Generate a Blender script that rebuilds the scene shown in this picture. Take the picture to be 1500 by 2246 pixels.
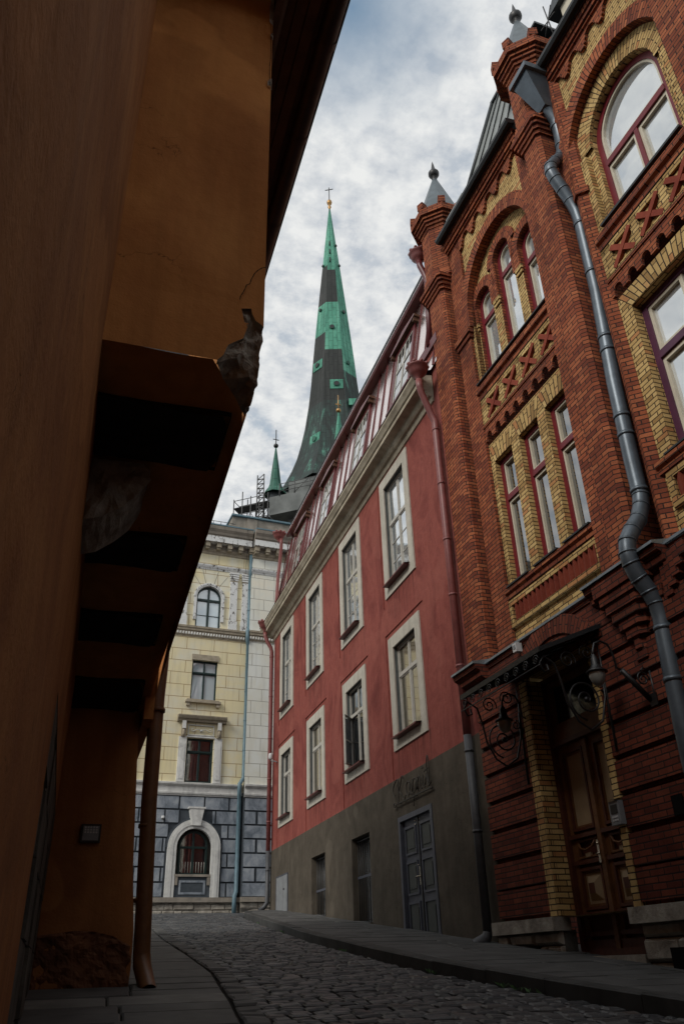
import bpy, math, random
from mathutils import Vector, Matrix
random.seed(7)
R = math.radians
D = bpy.data
scene = bpy.context.scene
for o in list(D.objects): D.objects.remove(o)
COL = scene.collection
# ------------------------------------------------------------------ camera
# world: Y runs up the street, X to the right, Z up, metres; the camera crouches on the road edge
cam = D.cameras.new('camera'); co = D.objects.new('camera', cam); COL.objects.link(co)
rw = [[0.95369757, -0.12731305, -0.27249283], [-0.29962698, -0.48098121, -0.8239422], [-0.02616534, 0.86743787, -0.49685704]]
co.matrix_world = Matrix(((rw[0][0], rw[0][1], rw[0][2], 0), (rw[1][0], rw[1][1], rw[1][2], 0), (rw[2][0], rw[2][1], rw[2][2], 0.954), (0, 0, 0, 1)))
cam.sensor_fit = 'VERTICAL'; cam.sensor_height = 36.0; cam.lens = 28.0
cam.clip_start = 0.02; cam.clip_end = 3000
scene.camera = co
# ------------------------------------------------------------------ world
SUN_EL, SUN_AZ = R(38), R(-118)      # azimuth from +Y towards +X
w = D.worlds.new('World'); scene.world = w; w.use_nodes = True
nt = w.node_tree; nt.nodes.clear()
def N(t, **k):
    n = nt.nodes.new(t)
    for a, b in k.items():
        if a == 'inp':
            for i, v in b.items(): n.inputs[i].default_value = v
        else: setattr(n, a, b)
    return n
def L(a, b): nt.links.new(a, b)
out = N('ShaderNodeOutputWorld'); bg = N('ShaderNodeBackground', inp={'Strength': 0.1})
sky = N('ShaderNodeTexSky', sky_type='NISHITA', sun_disc=False, sun_elevation=SUN_EL, sun_rotation=SUN_AZ, air_density=1.3, dust_density=1.5)
tc = N('ShaderNodeTexCoord'); sep = N('ShaderNodeSeparateXYZ'); L(tc.outputs['Generated'], sep.inputs[0])
zz = N('ShaderNodeMath', operation='MAXIMUM', inp={1: 0.0}); L(sep.outputs[2], zz.inputs[0])
za = N('ShaderNodeMath', operation='ADD', inp={1: 0.14}); L(zz.outputs[0], za.inputs[0])
dx = N('ShaderNodeMath', operation='DIVIDE'); L(sep.outputs[0], dx.inputs[0]); L(za.outputs[0], dx.inputs[1])
dy = N('ShaderNodeMath', operation='DIVIDE'); L(sep.outputs[1], dy.inputs[0]); L(za.outputs[0], dy.inputs[1])
cb = N('ShaderNodeCombineXYZ'); L(dx.outputs[0], cb.inputs[0]); L(dy.outputs[0], cb.inputs[1])
n1 = N('ShaderNodeTexNoise', inp={'Scale': 12.0, 'Detail': 6.0, 'Roughness': 0.5, 'Distortion': 0.0}); L(cb.outputs[0], n1.inputs['Vector'])
n2 = N('ShaderNodeTexNoise', inp={'Scale': 2.2, 'Detail': 3.0, 'Roughness': 0.5, 'Distortion': 0.0}); L(cb.outputs[0], n2.inputs['Vector'])
n3 = N('ShaderNodeTexNoise', inp={'Scale': 26.0, 'Detail': 5.0, 'Roughness': 0.62}); L(cb.outputs[0], n3.inputs['Vector'])
m1 = N('ShaderNodeMath', operation='MULTIPLY', inp={1: 0.62}); L(n1.outputs[0], m1.inputs[0])
m2 = N('ShaderNodeMath', operation='MULTIPLY_ADD', inp={1: 0.55}); L(n2.outputs[0], m2.inputs[0]); L(m1.outputs[0], m2.inputs[2])
m3 = N('ShaderNodeMath', operation='MULTIPLY_ADD', inp={1: 0.22}); L(n3.outputs[0], m3.inputs[0]); L(m2.outputs[0], m3.inputs[2])
rp = N('ShaderNodeValToRGB'); 
pb = N('ShaderNodeVectorMath', operation='DISTANCE', inp={1: (0.168, 0.425, 0.0)}); L(cb.outputs[0], pb.inputs[0])      # the clear blue gap in the cloud overhead
pm = N('ShaderNodeMapRange', inp={1: 0.0, 2: 0.15, 3: 0.95, 4: 0.0}); L(pb.outputs['Value'], pm.inputs[0])
m4 = N('ShaderNodeMath', operation='SUBTRACT', inp={0: 1.0}); L(pm.outputs[0], m4.inputs[1]); L(m3.outputs[0], rp.inputs[0])
rp.color_ramp.elements[0].position = 0.47; rp.color_ramp.elements[0].color = (0.50, 0.50, 0.50, 1)
rp.color_ramp.elements[1].position = 0.64; rp.color_ramp.elements[1].color = (1, 1, 1, 1)
cc = N('ShaderNodeValToRGB'); ca_ = N('ShaderNodeMath', operation='MULTIPLY_ADD', inp={1: 0.55, 2: -0.02}); L(n3.outputs[0], ca_.inputs[0]); cb_ = N('ShaderNodeMath', operation='MULTIPLY_ADD', inp={1: 0.5}); L(n1.outputs[0], cb_.inputs[0]); L(ca_.outputs[0], cb_.inputs[2]); L(cb_.outputs[0], cc.inputs[0])
cc.color_ramp.elements[0].position = 0.40; cc.color_ramp.elements[0].color = (0.66, 0.70, 0.75, 1)
cc.color_ramp.elements[1].position = 0.60; cc.color_ramp.elements[1].color = (0.98, 0.99, 0.98, 1)
cs = N('ShaderNodeVectorMath', operation='SCALE', inp={'Scale': 9.2}); L(cc.outputs[0], cs.inputs[0])
ss = N('ShaderNodeVectorMath', operation='MULTIPLY', inp={1: (1.9, 2.0, 1.75)}); L(sky.outputs[0], ss.inputs[0])
mx = N('ShaderNodeMix', data_type='RGBA'); mf = N('ShaderNodeMath', operation='MULTIPLY'); L(rp.outputs[0], mf.inputs[0]); L(m4.outputs[0], mf.inputs[1]); L(mf.outputs[0], mx.inputs[0]); L(ss.outputs[0], mx.inputs[6]); L(cs.outputs[0], mx.inputs[7])
L(mx.outputs[2], bg.inputs[0]); L(bg.outputs[0], out.inputs[0])
# ------------------------------------------------------------------ sun
sl = D.lights.new('sun', 'SUN'); sl.energy = 2.0; sl.angle = R(22); sl.color = (1.0, 0.95, 0.88)
so = D.objects.new('sun', sl); COL.objects.link(so)
sd = Vector((math.sin(SUN_AZ) * math.cos(SUN_EL), math.cos(SUN_AZ) * math.cos(SUN_EL), math.sin(SUN_EL)))
so.rotation_euler = sd.to_track_quat('Z', 'Y').to_euler(); so.location = (-20, -20, 60)
# ------------------------------------------------------------------ exposure
scene.view_settings.view_transform = 'Standard'; scene.view_settings.look = 'None'
scene.view_settings.exposure = -0.1; scene.view_settings.gamma = 1.0
scene.render.resolution_x = 683; scene.render.resolution_y = 1024
scene.cycles.max_bounces = 6; scene.cycles.diffuse_bounces = 2
# ================================================================== materials
MAT = {}
class NT:
    def __init__(s, name):
        m = D.materials.new(name); m.use_nodes = True; s.m = m; s.t = m.node_tree; s.t.nodes.clear()
        s.o = s.n('ShaderNodeOutputMaterial'); s.b = s.n('ShaderNodeBsdfPrincipled'); s.l(s.b.outputs[0], s.o.inputs[0]); MAT[name] = m
    def n(s, t, inp=None, **k):
        n = s.t.nodes.new(t)
        for a, b in k.items(): setattr(n, a, b)
        for i, v in (inp or {}).items(): n.inputs[i].default_value = v
        return n
    def l(s, a, b): s.t.links.new(a, b)
    def obj(s, scale=(1, 1, 1)):
        c = s.n('ShaderNodeTexCoord'); mp = s.n('ShaderNodeMapping'); mp.inputs['Scale'].default_value = scale
        s.l(c.outputs['Object'], mp.inputs[0]); return mp.outputs[0]
    def uv(s):
        return s.n('ShaderNodeUVMap').outputs[0]
    def noise(s, vec, scale, detail=4, rough=.55, dist=0):
        n = s.n('ShaderNodeTexNoise', {'Scale': scale, 'Detail': detail, 'Roughness': rough, 'Distortion': dist}); s.l(vec, n.inputs['Vector']); return n.outputs[0]
    def ramp(s, fac, *stops):
        r = s.n('ShaderNodeValToRGB'); e = r.color_ramp.elements
        while len(e) < len(stops): e.new(0.5)
        for q, (p, c) in zip(e, stops):
            q.position = p; q.color = (*c, 1) if len(c) == 3 else c
        s.l(fac, r.inputs[0]); return r.outputs[0]
    def math(s, op, a, b=None, c=None):
        m = s.n('ShaderNodeMath', operation=op)
        for i, v in enumerate((a, b, c)):
            if v is None: continue
            if isinstance(v, (int, float)): m.inputs[i].default_value = v
            else: s.l(v, m.inputs[i])
        return m.outputs[0]
    def mix(s, fac, a, b, bt='MIX'):
        m = s.n('ShaderNodeMix', data_type='RGBA', blend_type=bt)
        for i, v in ((0, fac), (6, a), (7, b)):
            if isinstance(v, (int, float)): m.inputs[i].default_value = v
            elif isinstance(v, tuple): m.inputs[i].default_value = (*v, 1)
            else: s.l(v, m.inputs[i])
        return m.outputs[2]
    def bump(s, h, dist=.01, st=1.0, prev=None):
        b = s.n('ShaderNodeBump', {'Distance': dist, 'Strength': st}); s.l(h, b.inputs['Height'])
        if prev: s.l(prev, b.inputs['Normal'])
        s.l(b.outputs[0], s.b.inputs['Normal']); return b.outputs[0]
    def setc(s, c, rough=.8, spec=.3, metal=0):
        if isinstance(c, tuple): s.b.inputs['Base Color'].default_value = (*c, 1)
        else: s.l(c, s.b.inputs['Base Color'])
        if isinstance(rough, (int, float)): s.b.inputs['Roughness'].default_value = rough
        else: s.l(rough, s.b.inputs['Roughness'])
        s.b.inputs['Specular IOR Level'].default_value = spec; s.b.inputs['Metallic'].default_value = metal
def plaster(name, a, b, c, sc=1.2, rough=.9, bumpd=.006, streak=True, fine=45):
    s = NT(name); o = s.obj()
    f = s.noise(o, sc, 6, .62, .4)
    col = s.ramp(f, (.32, a), (.5, b), (.68, c))
    if streak:
        g = s.noise(s.obj((4.5, 4.5, .35)), 1.5, 5, .6)
        col = s.mix(s.ramp(g, (.42, (0, 0, 0)), (.75, (.55, .55, .55))), col, tuple(x * .62 for x in b))
    vd = s.n('ShaderNodeTexVoronoi', {'Scale': .9}, feature='DISTANCE_TO_EDGE'); wv = s.n('ShaderNodeVectorMath', operation='ADD'); nz_ = s.n('ShaderNodeTexNoise', {'Scale': 2.5, 'Detail': 5.0}); s.l(o, nz_.inputs['Vector']); s.l(nz_.outputs[1], wv.inputs[0]); s.l(o, wv.inputs[1]); s.l(wv.outputs[0], vd.inputs['Vector'])
    ck = s.math('MULTIPLY', s.math('LESS_THAN', vd.outputs[0], .0022), s.ramp(s.noise(o, .8, 2, .5), (.5, (0, 0, 0)), (.56, (.75, .75, .75))))
    col = s.mix(ck, col, tuple(x * .3 for x in b))
    pt_ = s.noise(o, .55, 3, .5, .2); col = s.mix(s.ramp(pt_, (.60, (0, 0, 0)), (.615, (.28, .28, .28))), col, tuple(min(1, x * 1.5) for x in a))
    s.setc(col, rough, .15)
    h = s.noise(o, fine, 5, .6); h2 = s.noise(o, 5, 4, .5)
    p = s.bump(h, bumpd, .5); s.bump(h2, .04, .35, p)
def brick(name, stops, mortar, bw=.235, rh=.069, ms=.0078, bump=.012, dirt=(.5, .45, .42), dirtk=.55):
    s = NT(name); uv = s.uv(); o = s.obj()
    wob = s.n('ShaderNodeTexNoise', {'Scale': 3.0, 'Detail': 2.0}); s.l(uv, wob.inputs['Vector'])
    v1 = s.n('ShaderNodeVectorMath', operation='SUBTRACT'); v1.inputs[1].default_value = (.5, .5, .5); s.l(wob.outputs[1], v1.inputs[0])
    v2 = s.n('ShaderNodeVectorMath', operation='SCALE'); v2.inputs['Scale'].default_value = .012; s.l(v1.outputs[0], v2.inputs[0])
    v3 = s.n('ShaderNodeVectorMath', operation='ADD'); s.l(uv, v3.inputs[0]); s.l(v2.outputs[0], v3.inputs[1])
    u = v3.outputs[0]
    b = s.n('ShaderNodeTexBrick', {'Scale': 1.0, 'Mortar Size': ms, 'Mortar Smooth': .25, 'Brick Width': bw, 'Row Height': rh}); b.offset = .5
    s.l(u, b.inputs['Vector'])
    sp = s.n('ShaderNodeSeparateXYZ'); s.l(u, sp.inputs[0])
    row = s.math('FLOOR', s.math('DIVIDE', sp.outputs[1], rh))
    sh = s.math('MULTIPLY', s.math('SUBTRACT', 1.0, s.math('FLOORED_MODULO', row, 2.0)), .5)
    colm = s.math('FLOOR', s.math('ADD', s.math('DIVIDE', sp.outputs[0], bw), sh))
    cx = s.n('ShaderNodeCombineXYZ'); s.l(colm, cx.inputs[0]); s.l(row, cx.inputs[1])
    wn = s.n('ShaderNodeTexWhiteNoise', noise_dimensions='2D'); s.l(cx.outputs[0], wn.inputs['Vector'])
    col = s.ramp(wn.outputs[0], *stops)
    fn = s.noise(o, 60, 3, .6)
    col = s.mix(.35, col, s.ramp(fn, (.3, (.35, .35, .35)), (.7, (.75, .75, .75))), 'OVERLAY')
    d = s.noise(o, 1.1, 6, .65, .6)
    col = s.mix(s.ramp(d, (.45, (0, 0, 0)), (.75, (dirtk,) * 3)), col, s.mix(1.0, col, dirt, 'MULTIPLY'))
    sg = s.noise(s.obj((2.2, 2.2, .35)), 1.3, 6, .65); col = s.mix(s.ramp(sg, (.46, (0, 0, 0)), (.72, (.6, .6, .6))), col, s.mix(1.0, col, (.42, .38, .36), 'MULTIPLY'))
    col = s.mix(b.outputs['Fac'], col, mortar)
    s.setc(col, .85, .2)
    inv = s.math('SUBTRACT', 1.0, b.outputs['Fac'])
    hh = s.math('MULTIPLY_ADD', wn.outputs[0], .25, inv)
    p = s.bump(hh, bump, .9); s.bump(fn, .003, .6, p)
brick('brick_red', ((0, (.17, .045, .026)), (.25, (.26, .070, .034)), (.6, (.33, .094, .042)), (.85, (.41, .135, .06)), (1, (.22, .068, .038))), (.035, .022, .018))
brick('brick_yellow', ((0, (.34, .21, .08)), (.3, (.50, .33, .13)), (.6, (.58, .40, .165)), (.88, (.66, .46, .20)), (.94, (.50, .25, .10)), (1, (.46, .22, .09))), (.05, .035, .022), dirtk=.6)
brick('brick_red_shaded', ((0, (.11, .028, .018)), (.4, (.17, .042, .024)), (.8, (.21, .056, .03)), (1, (.13, .04, .024))), (.03, .02, .017))  # same red brick, street-level shade put into a darker colour
plaster('terracotta', (.30, .075, .045), (.26, .062, .038), (.19, .04, .03), 1.6)
s = NT('red_plaster'); o = s.obj()
f = s.noise(s.obj((1, 1, .55)), 1.3, 8, .68, 1.2); g = s.noise(s.obj((3.5, 3.5, .5)), 3.0, 7, .7, .5)
col = s.ramp(f, (.30, (.15, .038, .032)), (.44, (.225, .060, .049)), (.56, (.29, .084, .066)), (.75, (.18, .047, .04)))
col = s.mix(s.ramp(g, (.45, (0, 0, 0)), (.8, (.5, .5, .5))), col, (.15, .036, .032))
sx = s.n('ShaderNodeSeparateXYZ'); s.l(o, sx.inputs[0])          # rain streaks under the window sills
fx = s.math('MULTIPLY', s.math('FRACT', s.math('DIVIDE', s.math('SUBTRACT', sx.outputs[0], .85), 3.32)), 3.32)
inx = s.math('MULTIPLY', s.math('GREATER_THAN', fx, .22), s.math('LESS_THAN', fx, 1.95))
def under(z, d): return s.math('MULTIPLY', s.math('LESS_THAN', sx.outputs[2], z), s.math('MAXIMUM', s.math('SUBTRACT', 1.0, s.math('DIVIDE', s.math('SUBTRACT', z, sx.outputs[2]), d)), 0.0))
stk = s.math('MULTIPLY', s.math('MULTIPLY', inx, s.math('MAXIMUM', under(4.70, .9), s.math('MAXIMUM', under(7.98, 1.0), under(11.2, .7)))), s.ramp(s.noise(s.obj((14, 1, .5)), 1.0, 4, .6), (.48, (0, 0, 0)), (.62, (.8, .8, .8))))
col = s.mix(stk, col, (.10, .032, .028))
col = s.mix(s.ramp(s.noise(o, .5, 3, .5, .3), (.57, (0, 0, 0)), (.59, (.35, .35, .35))), col, (.33, .11, .085))
s.setc(col, .88, .18); p = s.bump(s.noise(o, 55, 5, .6), .006, .6); s.bump(s.noise(o, 4, 5, .6), .05, .4, p)
plaster('grey_plaster', (.115, .098, .076), (.095, .08, .062), (.07, .06, .047), 2.0)
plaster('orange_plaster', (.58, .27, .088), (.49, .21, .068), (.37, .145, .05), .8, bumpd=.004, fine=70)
plaster('orange_shaded', (.40, .175, .062), (.33, .135, .048), (.24, .095, .036), 1.1, bumpd=.01)  # the ochre plaster again, with shade mixed into its colour
plaster('base_render', (.20, .085, .04), (.15, .065, .034), (.09, .045, .028), 3, bumpd=.02, streak=False, fine=25)
plaster('limestone', (.44, .42, .36), (.52, .49, .42), (.58, .55, .48), 3, bumpd=.004)
plaster('cornice_stone', (.30, .26, .20), (.42, .37, .28), (.55, .50, .40), 2.2)
plaster('rough_stone', (.20, .18, .155), (.33, .30, .255), (.46, .43, .37), 4.5, bumpd=.03, streak=False, fine=18)
plaster('dark_stone', (.06, .056, .05), (.10, .095, .085), (.15, .14, .12), 3, bumpd=.02, streak=False, fine=20)
plaster('concrete', (.34, .30, .25), (.28, .25, .21), (.20, .185, .165), 1.3)
plaster('white_stucco', (.62, .62, .60), (.70, .70, .67), (.50, .50, .49), 2.5)
def flaky(name, a, b, k=.56, sc=6):
    s = NT(name); o = s.obj((1, 1, .6)); f = s.noise(o, sc, 9, .75, .3)
    s.setc(s.mix(s.ramp(f, (k, (0, 0, 0)), (k + .03, (1, 1, 1))), a, b), .85, .2); s.bump(f, .01, .6)
flaky('flaky_white', (.68, .69, .68), (.13, .12, .11), .55, 7)
def ashlar(name, a, b, c, joint, bw, rh, ms=.012):
    s = NT(name); uv = s.uv(); o = s.obj()
    br = s.n('ShaderNodeTexBrick', {'Scale': 1.0, 'Mortar Size': ms, 'Mortar Smooth': .3, 'Brick Width': bw, 'Row Height': rh}); s.l(uv, br.inputs['Vector'])
    col = s.ramp(s.noise(o, .55, 6, .65, .8), (.35, a), (.52, b), (.68, c))
    g = s.noise(s.obj((4, 4, .3)), 2, 6, .65)
    col = s.mix(s.ramp(g, (.5, (0, 0, 0)), (.8, (.4, .4, .4))), col, tuple(x * .55 for x in b))
    s.setc(s.mix(br.outputs['Fac'], col, joint), .85, .2); inv = s.math('SUBTRACT', 1.0, br.outputs['Fac']); s.bump(inv, .015, .7)
ashlar('cream_ashlar', (.70, .68, .56), (.75, .67, .44), (.78, .69, .42), (.36, .24, .12), 1.15, .505)
ashlar('pale_ashlar', (.74, .76, .72), (.70, .70, .62), (.76, .72, .60), (.36, .34, .30), .9, .505)
s = NT('blue_stone'); o = s.obj(); f = s.noise(s.obj((1, 1, .6)), 2.2, 8, .7, .6)
s.setc(s.ramp(f, (.36, (.13, .155, .185)), (.5, (.25, .28, .32)), (.64, (.36, .39, .42))), .85, .2); s.bump(s.noise(o, 12, 5, .6), .01, .6)
def plain(name, c, rough=.6, spec=.4, metal=0, var=.25, sc=6, bumpd=0.0):
    s = NT(name); o = s.obj(); f = s.noise(o, sc, 5, .6, .3)
    col = s.ramp(f, (.3, tuple(x * (1 - var) for x in c)), (.7, tuple(min(1, x * (1 + var * .6)) for x in c)))
    s.setc(col, rough, spec, metal)
    if bumpd: s.bump(f, bumpd, .6)
plain('blue_joint', (.065, .078, .092), .9)
s = NT('roof_red_glare'); o = s.obj(); f = s.noise(o, 1.2, 4, .6, .8)
s.setc(s.ramp(f, (.3, (.80, .62, .58)), (.7, (.96, .86, .82))), .16, .9, .92); s.bump(s.noise(s.obj((1, 1, .4)), 1.8, 3, .5), .05, .3)  # red roof panels, pale sky glare put into their metallic colour
s = NT('roof_red'); o = s.obj(); f = s.noise(o, 1.2, 4, .6, .8)
s.setc(s.ramp(f, (.3, (.19, .028, .026)), (.7, (.28, .05, .042))), .3, .9); s.b.inputs['Coat Weight'].default_value = 1.0; s.b.inputs['Coat Roughness'].default_value = .16; s.b.inputs['Coat IOR'].default_value = 2.8
s.bump(s.noise(s.obj((1, 1, .4)), 2.2, 3, .5), .05, .35)
plain('pipe_red', (.23, .07, .065), .45, .5, 0, .2, 8); plain('pipe_deepred', (.12, .018, .02), .4, .5, 0, .2, 8)
plain('pipe_grey', (.10, .125, .15), .38, .5, .35, .25, 5); plain('pipe_teal', (.12, .20, .24), .5, .4, 0, .2, 6)
plain('zinc', (.26, .30, .33), .42, .5, .5, .3, 5); plain('dark_roof', (.05, .058, .062), .45, .5, .2, .3, 4)
plain('black_gutter', (.018, .02, .022), .5, .4); plain('iron', (.012, .012, .013), .45, .5); plain('sign_iron', (.03, .024, .018), .5, .4)
plain('maroon', (.17, .014, .022), .45, .4); plain('purple_frame', (.09, .025, .06), .45, .4); plain('cream_paint', (.62, .57, .45), .5, .4, 0, .12)
plain('white_paint', (.50, .48, .43), .5, .4, 0, .15, 12); plain('grey_door', (.08, .085, .105), .5, .4); plain('door_panel_dark', (.05, .055, .05), .5, .4)
plain('green_frame', (.012, .03, .028), .4, .4); plain('wood', (.15, .062, .022), .5, .4, 0, .35, 9); plain('wood_dark', (.09, .026, .014), .5, .4, 0, .35, 9)
plain('olive_panel', (.34, .25, .15), .6, .3, 0, .15, 4); plain('timber', (.026, .024, .024), .8, .15, 0, .4, 9, .01); plain('eave_wood', (.10, .05, .03), .7, .2, 0, .35, 5)
plain('orange_pipe', (.17, .075, .03), .45, .4, 0, .3, 6); plain('gold', (.42, .25, .10), .45, .5, .8, .2); plain('gutter_brown', (.045, .022, .016), .4, .5, 0, .4, 5)
plain('camera_white', (.6, .6, .6), .4); plain('lamp_glass', (.25, .25, .23), .08, .8); plain('box_grey', (.24, .25, .26), .5); plain('brass', (.55, .5, .4), .25, .5, 1.0)
plain('net', (.17, .18, .175), .9, .1, 0, .35, .6); plain('scaffold_metal', (.10, .10, .10), .5, .4, .3); plain('hole', (.006, .006, .006), .9, .1)
plain('kerb_stone', (.060, .060, .058), .75, .25, 0, .35, 3, .01); plain('slab', (.088, .088, .086), .7, .3, 0, .4, 2.2, .01); plain('slab_light', (.15, .15, .142), .7, .3, 0, .35, 3, .01)
plain('asphalt', (.06, .058, .054), .85, .2, 0, .4, 5, .01); plain('joint_dirt', (.018, .017, .015), .95, .1, 0, .3, 9, .01); plain('cap_metal', (.10, .125, .14), .4, .5, .4, .3, 5); plain('pipe_dim', (.07, .072, .078), .5, .4, 0, .3, 6); plain('reveal', (.10, .11, .108), .8, .2, 0, .3, 6); plain('leaf', (.05, .12, .03), .7)
plain('tower_cream', (.42, .42, .34), .9, .2, 0, .25, 1); plain('glaze_tile', (.26, .28, .27), .4, .4, .1, .2, 5); plain('beige_cap', (.38, .33, .25), .85, .2, 0, .3, 6)
s = NT('setts'); o = s.obj()
vo = s.n('ShaderNodeTexWhiteNoise', noise_dimensions='2D'); s.l(s.uv(), vo.inputs['Vector'])
col = s.ramp(vo.outputs[0], (0, (.024, .025, .028)), (.35, (.045, .048, .052)), (.7, (.072, .075, .078)), (.9, (.10, .10, .10)), (1, (.085, .068, .058)))
col = s.mix(.5, col, s.ramp(s.noise(o, 30, 4, .6), (.3, (.3, .3, .3)), (.7, (.8, .8, .8))), 'OVERLAY')
s.setc(col, s.ramp(s.noise(o, 9, 3, .5), (.3, (.42, .42, .42)), (.7, (.68, .68, .68))), .45); s.bump(s.noise(o, 40, 4, .6), .006, .7)
def copper(name, a, b, c, k=(.38, .52, .66)):
    s = NT(name); uv = s.uv(); o = s.obj()
    br = s.n('ShaderNodeTexBrick', {'Scale': 1.0, 'Mortar Size': .028, 'Mortar Smooth': .2, 'Brick Width': 1.5, 'Row Height': .58}); br.offset = .37
    sw = s.n('ShaderNodeMapping'); sw.inputs['Rotation'].default_value = (0, 0, R(90)); s.l(uv, sw.inputs[0]); s.l(sw.outputs[0], br.inputs['Vector'])
    f = s.noise(s.obj((1, 1, .18)), .9, 7, .68, .4)
    col = s.ramp(f, (k[0], a), (k[1], b), (k[2], c))
    s.setc(s.mix(br.outputs['Fac'], col, tuple(x * .32 for x in a)), .65, .3)
copper('copper_green', (.05, .20, .14), (.085, .31, .215), (.16, .43, .31))
copper('copper_dark', (.018, .022, .02), (.028, .032, .03), (.042, .045, .042))
copper('copper_streak', (.022, .03, .028), (.03, .055, .048), (.10, .28, .21), (.42, .56, .68))
copper('copper_mid', (.03, .09, .07), (.04, .13, .095), (.07, .19, .14))
def glass(name, c, inner=None, bumpk=.25):
    s = NT(name); o = s.obj()
    col = c
    if inner:
        wv = s.n('ShaderNodeTexWave', {'Scale': 7.0, 'Distortion': 2.5, 'Detail': 2.0}); s.l(s.obj((1, 1, .05)), wv.inputs['Vector'])
        col = s.mix(wv.outputs[1], c, inner)
    s.setc(col, .03, .5); s.b.inputs['IOR'].default_value = 2.2
    if name in ('glass', 'glass_old'): s.b.inputs['Metallic'].default_value = .5 if name == 'glass' else .7; s.b.inputs['Base Color'].default_value = (.62, .66, .68, 1)
    s.b.inputs['Coat Weight'].default_value = 1.0; s.b.inputs['Coat Roughness'].default_value = .01; s.b.inputs['Coat IOR'].default_value = 2.3
    if name == 'glass_door': s.b.inputs['IOR'].default_value = 1.45; s.b.inputs['Coat Weight'].default_value = 0.0; s.b.inputs['Roughness'].default_value = .12
    s.bump(s.noise(o, 1.6, 2, .5), .02, bumpk)
glass('glass_door', (.008, .008, .008), None, .05); glass('glass_dim', (.012, .014, .015)); glass('glass', (.010, .012, .013)); glass('glass_curtain', (.05, .045, .03), (.20, .17, .11)); glass('glass_blind', (.50, .60, .64)); glass('glass_old', (.012, .013, .012), None, .6)
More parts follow.
